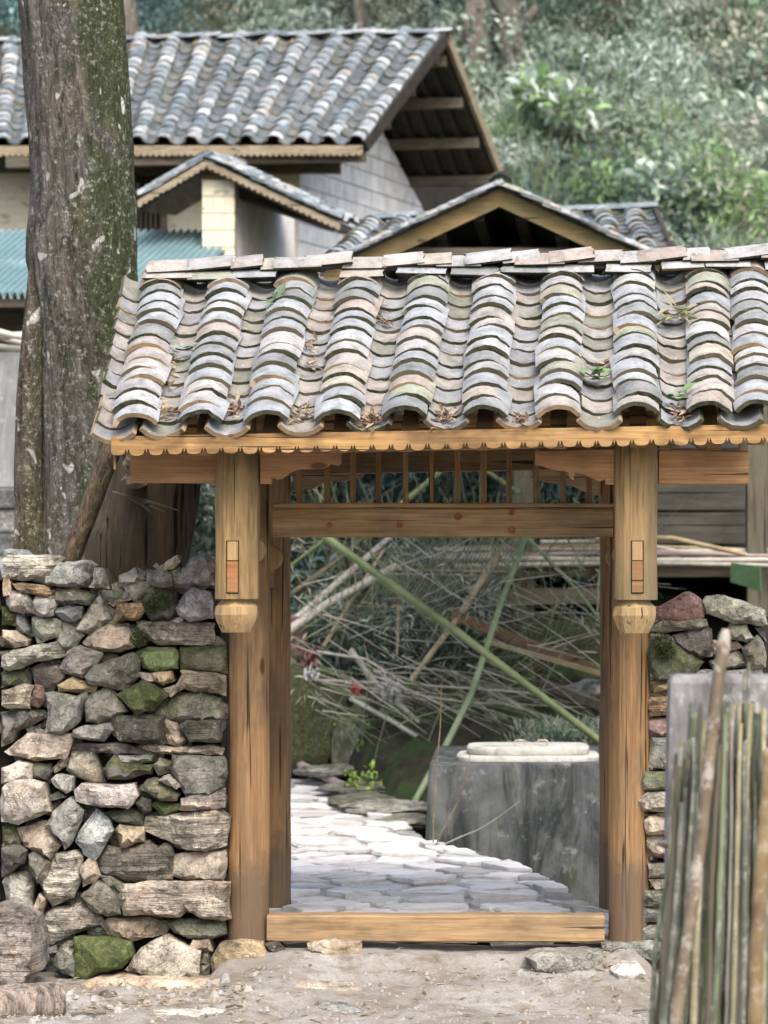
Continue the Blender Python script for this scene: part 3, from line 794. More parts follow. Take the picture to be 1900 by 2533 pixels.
mb.prism([((x - XV) * 11.1 / FPX, EYE + (YH - y) * 11.1 / FPX) for x, y in top], 11.08, 11.45).build("wall_core", M['core'], rwall)

# ================================================================== THE GATE
YP, YM, YR, YE, YRI, YBE = 10.48, 11.0, 12.1, 10.2, 11.3, 12.4     # pendants, posts, rear posts, eave, ridge, back eave
XMID = (1078 - XV) * YP / FPX
def tilt(x): return (x - XMID) * .019                    # the roof hangs a little lower on the left
def wx(px, D): return (px - XV) * D / FPX
def wz(py, D): return EYE + (YH - py) * D / FPX
gate = empty("wooden_gate", (wx(1085, YM), YM, 0), "new pine village gate with a curved grey tile roof and scalloped eave board", "gate")

def round_post(name, px, D, r, z0, z1, mat, parent, seed, seg=28, tap=.06):
    mb = MB(); n = 26; x = wx(px, D)
    pts = [(x + .006 * nz(seed, 0, i * .3), D + .004 * nz(0, seed, i * .3), lerp(z0, z1, i / n)) for i in range(n + 1)]
    mb.tube(pts, [r * (1 + tap * (.5 - i / n) + .02 * nz(seed, i * .7, 1)) for i in range(n + 1)], seg, jit=.05, seed=seed)
    return mb.build(name, M[mat], parent, smooth=50)
for px in (616, 1556): round_post("post", px, YM, .086, -.004, 2.50, 'pine_z', gate, px)
for px in (676, 1528): round_post("post", px, YR, .082, -.02, 2.45, 'pine_z', gate, px)
# hanging posts under the eave with carved drops and the tie beam ends wedged through them
def octo(x, y, r, z, sq=.80, rot=0):
    return [(x + r * a, y + r * b, z) for a, b in ((-1, -.55), (-.55, -1), (.55, -1), (1, -.55), (1, .55), (.55, 1), (-.55, 1), (-1, .55))]
def rings(mb, rr):
    n = len(rr[0]); k = len(mb.v); 
    for r in rr: mb.v += [tuple(p) for p in r]
    f = [(k + i * n + j, k + i * n + (j + 1) % n, k + (i + 1) * n + (j + 1) % n, k + (i + 1) * n + j) for i in range(len(rr) - 1) for j in range(n)]
    f += [tuple(k + j for j in range(n)), tuple(k + (len(rr) - 1) * n + j for j in range(n))]
    mb.f += f; mb.m += [0] * len(f); return mb
for px, yb in ((588, 1482), (1572, 1484)):
    x = wx(px, YP); zb = wz(yb, YP)
    sgn = -1 if px < 1000 else 1
    pend = rings(MB(), [octo(x, YP, .088 - .003 * (i % 2), z) for i, z in enumerate((zb, zb + .2, zb + .45, 2.20))]).build("hanging_post", M['pine_grey_z'], gate, bevel=.006, smooth=40)
    zf = [(0, .066), (.012, .07), (.030, .088), (.062, .092), (.09, .084), (.135, .062)]
    drop = MB()
    rr = []
    for dz, r in zf:
        rr.append([(x - .004 + r * math.cos(t * math.pi / 5 + .3) * (1 + .05 * nz(t, dz * 20, px)), YP + r * math.sin(t * math.pi / 5 + .3), zb - dz + .004 * nz(t * 2, dz * 9, 1)) for t in range(10)])
    rings(drop, rr).build("carved_drop", M['finial'], pend, smooth=20)
    xs_ = x + wx(581 if px < 1000 else 1574, YP) - wx(px, YP)
    za, zm, zc = wz(1340, YP), wz(1388, YP), wz(1465, YP)
    MB().box(xs_ - .022, xs_ + .022, YP - .080, YR, zc + .004, za - .002).build("tie_beam", M['pine_y'], gate)
    MB().box(xs_ - .021, xs_ + .021, YP - .0935, YP - .081, zm + .003, za).build("wedge", M['finial'], pend, bevel=.002)
    MB().box(xs_ - .022, xs_ + .022, YP - .0955, YP - .081, zc, zm - .001).build("wedge", M['peg_dark'], pend, bevel=.002)
    MB().box(xs_ - .026, xs_ + .026, YP - .0884, YP - .080, zc - .005, za + .004).build("mortise", M['core'], pend)
# round door sockets on the inner side of the posts
for px, py, D, r in ((628, 1360, 10.80, 31), (668, 1380, 11.2, 31), (1528, 1378, 11.2, 30), (1545, 1372, 10.80, 30)):
    c = at(px, py, D); rr = r * D / FPX
    MB().tube([(c.x, D - .04, c.z), (c.x, D - .034, c.z), (c.x, D + .034, c.z), (c.x, D + .04, c.z)], [rr * .93, rr, rr, rr * .93], 22).build("door_socket", M['finial'], gate, smooth=40)
def hewn(x0, x1, y0, y1, z0, z1, ch=.007, n=26, amp=.0028, seed=0.0):
    """a long timber with softened, slightly uneven edges"""
    rr = []
    for i in range(n + 1):
        x = lerp(x0, x1, i / n); j = lambda k: amp * nz(x * 3.1 + seed, k * 7.3, seed) + amp * .5 * nz(x * 11, k * 3.1, seed)
        e = ch * (1.6 if i in (0, n) else 1)
        rr.append([(x, y0 + j(0), z0 + e), (x, y0 + e + j(0), z0 + j(1)), (x, y1 - e, z0 + j(1)), (x, y1, z0 + e), (x, y1, z1 - e), (x, y1 - e, z1 + j(2)), (x, y0 + e + j(0), z1 + j(2)), (x, y0 + j(0), z1 - e)])
    return rings(MB(), rr)
def pxpoly(pts, D): return [(wx(a, D), wz(b, D)) for a, b in pts]
BL = [(645, 1111), (845, 1114), (845, 1142), (841, 1149), (834, 1152), (826, 1149), (819, 1147), (811, 1153), (800, 1158), (780, 1160), (757, 1160), (741, 1161), (730, 1164), (718, 1169), (707, 1178), (697, 1184), (686, 1186), (676, 1181), (673, 1183), (673, 1197), (645, 1197)]
BR = [(1524, 1112), (1324, 1117), (1324, 1150), (1335, 1151), (1347, 1155), (1362, 1161), (1378, 1164), (1395, 1165), (1404, 1167), (1409, 1181), (1415, 1187), (1419, 1188), (1420, 1176), (1424, 1170), (1429, 1170), (1445, 1174), (1460, 1181), (1472, 1187), (1483, 1192), (1496, 1186), (1498, 1199), (1521, 1199)]
for P_ in (BL, BR):
    poly = pxpoly(P_, YP)
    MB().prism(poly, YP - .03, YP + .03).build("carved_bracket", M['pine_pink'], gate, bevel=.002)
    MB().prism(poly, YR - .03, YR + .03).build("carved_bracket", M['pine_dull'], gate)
for a, b, t_, u in ((325, 537, 1114, 1195), (1629, 1850, 1113, 1198)):
    hewn(wx(a, YP), wx(b, YP), YP - .03, YP + .03, wz(u, YP), wz(t_, YP), .004, 10, .002, a * .1).build("beam_end", M['pine_pink'], gate, smooth=30)
# timbers that carry the roof
def tbeam(name, x0, x1, y0, y1, z0, z1, mat, bevel=.003):
    mb = MB(); mb.hexa([(x0, y0, z0 + tilt(x0)), (x1, y0, z0 + tilt(x1)), (x1, y1, z0 + tilt(x1)), (x0, y1, z0 + tilt(x0)), (x0, y0, z1 + tilt(x0)), (x1, y0, z1 + tilt(x1)), (x1, y1, z1 + tilt(x1)), (x0, y1, z1 + tilt(x0))])
    return mb.build(name, M[mat], gate, bevel=bevel)
XL, XR = wx(262, YE), wx(1935, YE)
tbeam("eave_purlin", XL + .06, wx(1632, YP), YP - .045, YP + .045, wz(1116, YP) + .004, 2.16, 'pine_x')
tbeam("eave_purlin", XL + .06, XR - .05, YP - .05, YP + .05, 2.162, 2.215, 'pine_x')
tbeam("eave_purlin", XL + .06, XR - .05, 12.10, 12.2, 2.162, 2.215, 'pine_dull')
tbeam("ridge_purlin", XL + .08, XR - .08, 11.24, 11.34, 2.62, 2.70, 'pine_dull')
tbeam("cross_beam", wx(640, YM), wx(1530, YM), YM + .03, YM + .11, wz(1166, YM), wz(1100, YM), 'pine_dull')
for px in (1669, 1735, 1838): MB().box(wx(px - 9, YP), wx(px + 9, YP), YP - .02, YP + .02, wz(1113, YP), 2.19).build("spacer_block", M['pale_x'], gate)
for px in (742, 811, 875, 938, 1005, 1069, 1133, 1196, 1259, 1326, 1392, 1457):
    j = U(-1, 1); MB().box(wx(px - 7, YM), wx(px + 7 + j, YM), YM - .055, YM - .02, wz(1246, YM), wz(1108, YM)).build("baluster", M['pine_z' if (px % 3) else 'pine_grey_z'], gate, bevel=.002)
hewn(wx(681, YM), wx(1516, YM), YM - .086, YM + .05, wz(1258, YM) + .003, wz(1245, YM), .004, seed=2.2).build("rail", M['pine_x'], gate, smooth=30)
lintel = hewn(wx(679, YM), wx(1515, YM), YM - .078, YM + .06, wz(1329, YM), wz(1258, YM), seed=5.1).build("lintel", M['pine_x'], gate, smooth=30)
for px, py, r in ((819, 1299, 7), (991, 1299, 8.5), (1134, 1279, 9), (1266, 1268, 8), (1266, 1311, 9.5)):
    c = at(px, py, YM); rr = r * YM / FPX
    MB().tube([(c.x, YM - .083, c.z), (c.x, YM - .07, c.z)], rr, 14).build("knot", M['knot'], lintel)
hewn(wx(664, YM), wx(1494, YM), YM - .075, YM + .03, wz(2325, YM), wz(2259, YM), seed=9.4).build("sill", M['sill'], gate, smooth=30)
# scalloped eave boards
def fascia(x0, x1, y, zt, hb, mat, name):
    prof = []; x = x0; per = 46 * YE / FPX; k = 0
    while x < x1:
        pr = per * U(.92, 1.08); d = U(.85, 1.15)
        for q in range(7):                               # a round lobe
            a = math.pi * q / 6; prof.append((x + pr * .37 * (1 - math.cos(a)), hb + .016 * d * math.sin(a) ** .7))
        prof.append((x + pr * .80, hb - .012)); prof.append((x + pr * .86, hb + .008 * d)); prof.append((x + pr * .93, hb - .012))
        x += pr; k += 1
    prof = [p for p in prof if p[0] <= x1]
    poly = [(px_, zt - dd + tilt(px_)) for px_, dd in prof]
    poly = [(x0, zt + tilt(x0))] + poly + [(x1, zt + tilt(x1))]
    mb = MB(); n = len(prof)
    for yy in (y, y + .022):                              # strip of quads so the long board shades cleanly
        for px_, dd in prof: mb.v += [(px_, yy, zt + tilt(px_)), (px_, yy, zt - dd + tilt(px_))]
    o = 2 * n
    for i in range(n - 1):
        a = 2 * i; mb.f += [(a, a + 1, a + 3, a + 2), (o + a, o + a + 2, o + a + 3, o + a + 1), (a + 1, o + a + 1, o + a + 3, a + 3), (a, a + 2, o + a + 2, o + a)]
    mb.f += [(0, o, o + 1, 1), (2 * n - 2, 2 * n - 1, o + 2 * n - 1, o + 2 * n - 2)]
    mb.m = [0] * len(mb.f)
    return mb.build(name, M[mat], gate, smooth=30)
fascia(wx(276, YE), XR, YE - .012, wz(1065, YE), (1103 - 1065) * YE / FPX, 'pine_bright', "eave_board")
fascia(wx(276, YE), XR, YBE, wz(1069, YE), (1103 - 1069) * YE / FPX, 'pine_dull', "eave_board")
MB().box(wx(279, YE), wx(284, YE), YE + .02, YE + .05, wz(1160, YE), wz(1112, YE)).build("hanging_lath", M['pine_z'], gate)

# ------------------------------------------------------------------ tiles
def tile_mesh(name, seed, mats, w_=.091, sag=.043, th=.018, L=.235, seg=9, chip=.010):
    r = (w_ * w_ + sag * sag) / (2 * sag); a0 = math.asin(min(1, w_ / r)); vs = []; fs = []; mi = []
    rs = random.Random(seed); J = 3
    cut = rs.choice((-1, -1, rs.uniform(0, 1)))
    for j in range(J + 1):
        for side in (0, 1):
            for i in range(seg + 1):
                a = lerp(-a0, a0, i / seg); rr = r - (0 if side == 0 else th)
                y = L * j / J
                if j == 0:
                    y += chip * noise.noise(Vector((i * .9 + seed * 3, seed, 0))) + .004 * math.cos(a * 2)
                    if cut >= 0 and abs(i / seg - cut) < .13: y += .02
                if j == J: y += chip * noise.noise(Vector((i * .9, seed, 4)))
                wob = 1 + .03 * noise.noise(Vector((seed * 2, j * .8, 1)))
                vs.append((math.sin(a) * rr * wob, y, math.cos(a) * rr - (r - sag) + .003 * noise.noise(Vector((i * .5, j * .7, seed)))))
    n = seg + 1
    def V(j, s, i): return (j * 2 + s) * n + i
    for j in range(J):
        for i in range(seg):
            fs.append((V(j, 0, i), V(j, 0, i + 1), V(j + 1, 0, i + 1), V(j + 1, 0, i))); mi.append(0)
            fs.append((V(j, 1, i + 1), V(j, 1, i), V(j + 1, 1, i), V(j + 1, 1, i + 1))); mi.append(0)
        for i, fl in ((0, 0), (seg, 1)):
            q = (V(j, 0, i), V(j + 1, 0, i), V(j + 1, 1, i), V(j, 1, i)); fs.append(q if not fl else q[::-1]); mi.append(1)
    for i in range(seg):
        fs.append((V(0, 0, i + 1), V(0, 0, i), V(0, 1, i), V(0, 1, i + 1))); mi.append(1)
        fs.append((V(J, 0, i), V(J, 0, i + 1), V(J, 1, i + 1), V(J, 1, i))); mi.append(1)
    me = bpy.data.meshes.new(name); me.from_pydata(vs, [], fs)
    for m in mats: me.materials.append(m)
    me.polygons.foreach_set("material_index", mi)
    me.polygons.foreach_set("use_smooth", [True] * len(fs)); me.set_sharp_from_angle(angle=rad(40))
    return me
TN = [tile_mesh("roof_tile", k, (M['tile'], M['tile_edge'])) for k in range(9)]
TF = [tile_mesh("far_roof_tile", k, (M['tile_far'], M['tile_edge']), seg=6, w_=.090, sag=.055, th=.017, L=.25) for k in range(5)]
NEAR_COLS = [((.255, .275, .295), 40), ((.305, .31, .31), 32), ((.295, .28, .265), 16), ((.285, .25, .225), 8), ((.29, .275, .235), 5), ((.31, .225, .17), 1.4), ((.225, .24, .195), 6), ((.185, .20, .205), 12)]
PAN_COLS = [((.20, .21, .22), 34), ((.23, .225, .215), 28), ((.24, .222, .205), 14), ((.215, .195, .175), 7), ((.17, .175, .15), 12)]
FAR_COLS = [((.20, .24, .27), 34), ((.28, .315, .34), 26), ((.115, .15, .175), 26), ((.27, .275, .255), 4), ((.36, .385, .40), 7)]
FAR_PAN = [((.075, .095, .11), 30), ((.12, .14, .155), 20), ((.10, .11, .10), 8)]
def pick(cols, r):
    tot = sum(q for _, q in cols); t = r.uniform(0, tot)
    for c, q in cols:
        t -= q
        if t <= 0: break
    j = r.uniform(.85, 1.13); return (c[0] * j, c[1] * j, c[2] * j, 1)
def put_tile(name, me, p, X, Yd, Zn, parent, color):
    mat = Matrix((X, Yd, Zn)).transposed()
    o = bpy.data.objects.new(name, me); C.objects.link(o); WL[o.name] = Vector(p)
    o.parent = parent; o.location = Vector(p) - wloc(parent); o.rotation_euler = mat.to_euler(); o.color = color
    return o
def tile_column(e, t, rows, kind, parent, meshes, cols, r, jit=1.0, beta=.075, lift=0.0, name=None, start=0):
    """one column of tiles from eave point e up to ridge point t; cover tiles arch up, pan tiles hollow"""
    e = Vector(e); t = Vector(t); up = (t - e).normalized()
    for i in range(start, rows):
        p = e.lerp(t, i / rows) + Vector((r.uniform(-1, 1) * .008, 0, 0)) * jit + up * r.uniform(-.016, .016) * jit
        ax = Vector((1, 0, 0)); ax = (ax - up * ax.dot(up)).normalized()
        yaw = r.uniform(-.06, .06) * jit; roll = r.uniform(-.05, .05) * jit
        Y = (up + ax * yaw).normalized(); X = (ax - Y * ax.dot(Y)).normalized(); Z = X.cross(Y)
        b = beta + r.uniform(-.02, .03) * jit
        Y2 = (Y * math.cos(b) - Z * math.sin(b)).normalized(); Z = X.cross(Y2)
        X = (X + Z * roll).normalized(); Z = X.cross(Y2)
        p = p + Z * (.022 + lift + r.uniform(0, .006) * jit)
        if kind == 'pan': X, Z = -X, -Z; p = p - Z * .0
        put_tile(name or ("cover_tile" if kind == 'cover' else "pan_tile"), r.choice(meshes), p, X, Y2, Z, parent, pick(cols, r))
roof = MB()
rr_ = random.Random(21)
# battens and rafters under the tiles
cb_ = [333, 497, 661, 838, 1006, 1196, 1380, 1580, 1756, 1872]; ct_ = [406, 569, 730, 893, 1066, 1227, 1394, 1567, 1745, 1858]
pb_ = [285, 404, 566, 746, 917, 1104, 1286, 1484, 1684, 1830]; pt_ = [350, 487, 648, 812, 980, 1146, 1310, 1480, 1657, 1803]
ZE, ZR = 2.150, 2.845                                   # springing line of the cover tiles at eave and ridge
roof = MB()
for xb, xt in zip(cb_, ct_):
    a = Vector((wx(xb, YE), YE + .02, 0)); b = Vector((wx(xt, YRI), YRI, 0))
    a.z = 2.07 + tilt(a.x); b.z = 2.785 + tilt(b.x)
    roof.beam(a, b, .066, .028)
roofp = roof.build("roof_frame", M['pine_x'], gate)
for k, (xb, xt) in enumerate(zip(pb_, pt_)):
    e = Vector((wx(xb, YE), YE - .02, 0)); t = Vector((wx(xt, YRI), YRI, 0)); e.z = ZE - .010 + tilt(e.x) - (.02 if k == 0 else 0); t.z = ZR - .010 + tilt(t.x)
    tile_column(e, t, 12, 'pan', roofp, TN, PAN_COLS, rr_, .8, .10)
for k, (xb, xt) in enumerate(zip(cb_, ct_)):
    e = Vector((wx(xb, YE), YE - .005, 0)); t = Vector((wx(xt, YRI), YRI + .02, 0)); e.z = ZE + tilt(e.x); t.z = ZR + tilt(t.x)
    tile_column(e, t, 13, 'cover', roofp, TN, NEAR_COLS, rr_, 1.15, .135, .022)
# the far slope, which only its edge and underside show
mb = MB(); nn = 150
for i in range(nn + 1):
    x = lerp(XL, XR, i / nn); wv = .028 * math.sin(2 * math.pi * (x - wx(cb_[0], YE)) / .288 + 1.57)
    for y, z in ((YRI, 2.86), (YBE + .02, 2.19)):
        mb.v += [(x, y, z + wv + tilt(x)), (x, y, z + wv - .03 + tilt(x))]
for i in range(nn):
    a = 4 * i; mb.f += [(a, a + 4, a + 6, a + 2), (a + 1, a + 3, a + 7, a + 5), (a + 2, a + 6, a + 7, a + 3), (a, a + 1, a + 5, a + 4)]
mb.f += [(0, 2, 3, 1), (4 * nn, 4 * nn + 1, 4 * nn + 3, 4 * nn + 2)]; mb.m = [0] * len(mb.f)
tag(mb.build("back_tiles", M['tile'], roofp, smooth=60, color=(.3, .3, .3, 1)), kind="stuff")
mb = MB()
for i in range(12):
    x = lerp(XL + .1, XR - .1, i / 11); mb.beam((x, YRI, 2.79 + tilt(x)), (x, YBE, 2.105 + tilt(x)), .066, .028)
mb.build("back_rafters", M['pine_dull'], roofp)
# ridge: tiles laid end over end along the top
RID = [(369, 497), (466, 586), (577, 655), (650, 718), (682, 800), (758, 875), (851, 960), (950, 1052), (1035, 1118), (1081, 1190), (1152, 1268), (1245, 1336), (1275, 1397), (1357, 1469), (1429, 1541), (1535, 1620), (1578, 1697), (1690, 1757), (1708, 1822), (1788, 1905), (1880, 1960)]
TR = [tile_mesh("ridge_tile", 50 + k, (M['tile'], M['tile_edge']), w_=.085, sag=.058, th=.02, L=.2, chip=.016) for k in range(6)]
for k, (a, b) in enumerate(RID):
    D = YRI; xa, xb = wx(a, D), wx(b, D); L = xb - xa
    z = wz(657, D) + tilt(xa) - .012
    t = rr_.uniform(.03, .13) if k % 3 else rr_.uniform(-.01, .06)
    Y = Vector((math.cos(t), rr_.uniform(-.03, .03), math.sin(t))).normalized(); X = Vector((0, -1, 0)); X = (X - Y * X.dot(Y)).normalized(); Z = X.cross(Y)
    o = put_tile("ridge_tile", rr_.choice(TR), (xa, D + rr_.uniform(-.01, .01), z + .004 * (k % 3)), X, Y, Z, roofp, pick(NEAR_COLS[1:5], rr_))
    o.scale = (1, L / .2, 1)
x = wx(362, YRI)
while x < wx(1900, YRI):                                 # a lower course showing under the ridge tiles
    if rr_.random() < .8:
        Y = Vector((1, 0, rr_.uniform(-.04, .04))).normalized(); X = Vector((0, -1, rr_.uniform(-.1, .1))); X = (X - Y * X.dot(Y)).normalized(); Z = X.cross(Y)
        o = put_tile("ridge_tile", rr_.choice(TR), (x, YRI + .0, wz(682, YRI) + tilt(x)), X, Y, Z, roofp, pick(NEAR_COLS, rr_)); o.scale = (1.15, rr_.uniform(.9, 1.1), .8)
    x += rr_.uniform(.19, .28)

# dry leaves and grass blown into the hollows of the gate roof
def leaf_arrays():
    return dict(v=[], f=[], c=[])
def add_leaf(A, p, d, n, L, W, col):
    p = Vector(p); d = Vector(d).normalized(); s = d.cross(Vector(n)).normalized(); k = len(A['v']); m = p + d * L * .5 + Vector(n) * L * .08
    A['v'] += [tuple(p), tuple(m + s * W / 2), tuple(p + d * L), tuple(m - s * W / 2)]
    A['f'] += [(k, k + 1, k + 2, k + 3)]; A['c'] += [col]
def leaf_obj(A, name, mat, parent=None):
    me = bpy.data.meshes.new(name); me.from_pydata(A['v'], [], A['f']); me.materials.append(mat)
    at_ = me.color_attributes.new("Col", 'FLOAT_COLOR', 'CORNER')
    ca = np.repeat(np.array([(*c, 1) for c in A['c']], dtype=np.float32), 4, axis=0).ravel()
    at_.data.foreach_set("color", ca)
    return place(name, me, (0, 0, 0), None) if parent is None else place(name, me, (0, 0, 0), parent)
rv = random.Random(5)
A = leaf_arrays()
SLOPE = Vector((0, YRI - YE, ZR - ZE)).normalized(); SN = Vector((0, -SLOPE.z, SLOPE.y))
def roof_pt(px, t, h=0):                                 # a place on the roof: column pixel at the eave, share of the slope
    x = lerp(wx(px, YE), wx(px + (58 - (px - 333) * .044), YRI), t)
    return Vector((x, lerp(YE, YRI, t), lerp(ZE, ZR, t) - .03 + tilt(x))) + SN * (.022 + h)
for px, t, n in ((917, .05, 60), (1104, .06, 38), (1684, .06, 50), (566, .14, 40), (404, .13, 26), (746, .1, 26), (746, .42, 14), (404, .44, 14), (1286, .03, 22), (746, .55, 10), (917, .75, 20), (1684, .72, 14), (404, .33, 10), (1500, .40, 8)):
    for _ in range(n):
        p = roof_pt(px + rv.gauss(0, 14), t + rv.gauss(0, .025), rv.uniform(.004, .03))
        d = (Vector((rv.uniform(-1, 1), 0, 0)) + SLOPE * rv.uniform(-1, 1) + SN * rv.uniform(-.2, .5))
        add_leaf(A, p, d, SN, rv.uniform(.025, .06), rv.uniform(.006, .02), rv.choice(((.14, .09, .05), (.26, .19, .11), (.36, .29, .19), (.08, .05, .035), (.22, .16, .12))))
litter = leaf_obj(A, "roof_leaf_litter", M['litter']); tag(litter, "dry leaves and straw caught in the tile hollows of the gate roof", "leaf litter", kind="stuff")
def sprig(px, t, n, cols, label, name, L=(.04, .09), Wf=.35, spread=.05):
    A = leaf_arrays(); q = roof_pt(px, t, .03)
    for _ in range(n):
        d = (Vector((rv.uniform(-1, 1), 0, 0)) - SLOPE * rv.uniform(-.4, 1) + SN * rv.uniform(0, .5)); l = rv.uniform(*L)
        add_leaf(A, q + Vector((rv.uniform(-1, 1), 0, rv.uniform(-1, 1))) * spread * .5 + SN * .01, d, SN, l, l * Wf, rv.choice(cols))
    return tag(leaf_obj(A, name, M['leaf']), label, "leaves")
GR = ((.06, .13, .04), (.10, .19, .06), (.16, .26, .10))
sprig(1468, .28, 16, GR, "fresh green sprig lying on the gate roof between tile columns", "leaf_sprig", Wf=.5)
sprig(1668, .70, 18, ((.36, .34, .2), (.28, .29, .16)), "withered bamboo leaves draped over tiles near the roof's right side", "bamboo_leaves", (.07, .16), .16)
sprig(1668, .12, 8, GR, "green leaf scraps by the litter low on the roof's right side", "leaf_sprig", Wf=.5)
sprig(640, .83, 9, ((.16, .24, .13), (.22, .30, .19)), "pale green leaf tucked under a tile near the ridge", "leaf_sprig", Wf=.5)
sprig(430, .52, 8, ((.25, .30, .26), (.18, .24, .2)), "grey green leaf scraps in the second tile hollow", "leaf_sprig", Wf=.5)

# ================================================================== TREE, STUMP AND POLE BEHIND THE LEFT WALL
def trunk_mesh(left, right, D, seg=110, n=170, depth=.85, lump=.05, seed=0, zend=None):
    """trunk whose left and right edges follow two lists of (px, py)"""
    def edge(L, y):
        for (a, ya), (b, yb) in zip(L, L[1:]):
            if ya <= y <= yb: return lerp(a, b, (y - ya) / (yb - ya))
        return L[0][0] if y < L[0][1] else L[-1][0]
    y0, y1 = min(left[0][1], right[0][1]), max(left[-1][1], right[-1][1])
    mb = MB(); 
    for i in range(n + 1):
        py = lerp(y1, y0, i / n); xl, xr = edge(left, py), edge(right, py)
        c = at((xl + xr) / 2, py, D); r = (xr - xl) / 2 * D / FPX
        for k in range(seg):
            t = 2 * math.pi * k / seg
            q = 1 + lump * fb(math.cos(t) * 1.6 + seed, math.sin(t) * 1.6, c.z * .8, 1, 3) + .034 * nz(math.cos(t) * 13 + seed, math.sin(t) * 13, c.z * 2.6) + .018 * nz(math.cos(t) * 30, math.sin(t) * 30, c.z * 9 + seed)
            mb.v.append((c.x + math.cos(t) * r * q, c.y + math.sin(t) * r * q * depth, c.z))
    mb.f = [(i * seg + k, i * seg + (k + 1) % seg, (i + 1) * seg + (k + 1) % seg, (i + 1) * seg + k) for i in range(n) for k in range(seg)]
    mb.f += [tuple(range(seg - 1, -1, -1)), tuple(n * seg + k for k in range(seg))]; mb.m = [0] * len(mb.f)
    return mb
tree = empty("old_tree", at(190, 1560, 13.0), "thick old tree trunk with moss and white lichen, rising behind the left wall", "tree")
trunk_mesh([(20, -900), (38, -300), (43, 10), (54, 115), (63, 230), (72, 345), (80, 460), (76, 530), (70, 640), (86, 740), (99, 860), (99, 1000), (101, 1160), (98, 1300), (86, 1420), (70, 1600)],
           [(262, -900), (295, -300), (303, 10), (315, 115), (323, 230), (329, 400), (332, 640), (330, 760), (315, 900), (300, 1000), (288, 1160), (292, 1300), (310, 1420), (330, 1600)], 13.0, lump=.07).build("trunk", M['bark'], tree, smooth=60)
trunk_mesh([(84, 560), (68, 700), (53, 840), (39, 990), (33, 1160), (35, 1300), (20, 1600)], [(120, 560), (118, 700), (108, 840), (105, 990), (104, 1160), (106, 1300), (120, 1600)], 12.92, seg=36, n=50, seed=4).build("side_stem", M['bark_thin'], tree, smooth=60)
mb = MB()
for pts, r in (([at(140, -860, 13), at(60, -1250, 12.7), at(-160, -1700, 12.2)], .2), ([at(150, -860, 13), at(250, -1300, 13.3), at(420, -1800, 14)], .19)):
    mb.tube([pts[0], pts[0].lerp(pts[1], .5), pts[1], pts[1].lerp(pts[2], .5), pts[2]], [r * 1.1, r, r * .8, r * .6, r * .4], 14, jit=.1)
mb.build("limb", M['bark'], tree, smooth=60)

stump = empty("tree_stump", at(340, 1500, 12.2), "dark broken tree stump leaning behind the wall, under the roof's left end", "tree stump")
trunk_mesh([(276, 1120), (268, 1180), (250, 1260), (225, 1330), (215, 1400), (230, 1450), (235, 1560)], [(505, 1120), (500, 1180), (492, 1260), (480, 1340), (468, 1400), (462, 1460), (455, 1560)], 12.35, seg=50, n=60, depth=.7, lump=.12, seed=9).build("trunk", M['cut_dark'], stump, smooth=40)
mb = MB(); a = at(278, 1216, 12.1); b = at(440, 1262, 12.12)
for k in range(3):
    o_ = Vector((0, -.02 * k * .4, -.010 * k)); mb.tube([a + o_ + Vector((.03 * k, 0, 0)), a.lerp(b, .5) + o_ * 1.3, b + o_ - Vector((.06 * k, 0, 0))], [.004, .009, .003], 5)
mb.build("torn_splinters", M['old_x'], stump)
for px, py, rx, rz in ((322, 1150, 20, 24), (325, 1190, 26, 18)):
    stone([(px - rx, py), (px - rx * .5, py - rz), (px + rx * .7, py - rz * .8), (px + rx, py + rz * .4), (px, py + rz)], 11.95, stump, 't', .05, name="bracket_fungus", bulge=.05, back=.3, facets=0, rag=.004)
mb = MB(); a = at(150, 1450, 11.75); b = at(316, 1010, 11.75)
mb.tube([a.lerp(b, i / 14) + Vector((.006 * nz(i, 0, 0), 0, .004 * nz(0, i, 0))) for i in range(15)], [.047 + .004 * nz(i * .8, 3, 1) for i in range(15)], 20, jit=.12)
tag(mb.build("leaning_pole", M['bark_pole'], smooth=50), "barked wooden pole leaning from the wall up under the roof's left corner", "pole")

# ================================================================== HOUSES BEHIND
rh = random.Random(31)
def quad_slab(name, a, b, c, d, th, mat, parent):        # sheet a-b-c-d thickened downwards
    n = Vector((0, 0, -th)); return MB().hexa([a + n, b + n, c + n, d + n, a, b, c, d]).build(name, M[mat], parent)
house = empty("tiled_house", at(500, 1390, 29.5), "large house with mossy grey tile roof, cream front wall and white block gable", "house")
hA, hL = at(898, 350, 28.0), at(-110, 352, 28.5)         # front eave, right and left end
hR, hRL = at(1100, 84, 30.0), at(-110, 112, 30.5)        # ridge
hB, hBL = at(1232, 418, 32.0), at(-110, 430, 32.5)       # back eave
dn = Vector((0, 0, -.08))
quad_slab("roof_boards", hL + dn, hA + dn, hR + dn, hRL + dn, .04, 'old_y', house)
quad_slab("roof_boards", hRL + dn, hR + dn, hB + dn, hBL + dn, .05, 'old_y', house)
mb = MB()
for i in range(9):                                       # tiles of the back slope, seen only along its rim
    t = i / 9; p = hR.lerp(hB, t); q = hR.lerp(hB, t + 1 / 8.0); mb.beam(p + Vector((-.12, 0, .0)), q + Vector((-.12, 0, -.01)), .26, .05)
mb.build("rim_tiles", M['tile_far'], house, color=(.24, .23, .22, 1))
hroof = bpy.data.objects.new("roof", None); C.objects.link(hroof); hroof.parent = house; hroof.location = hA - wloc(house); WL[hroof.name] = hA.copy()
NC = 15
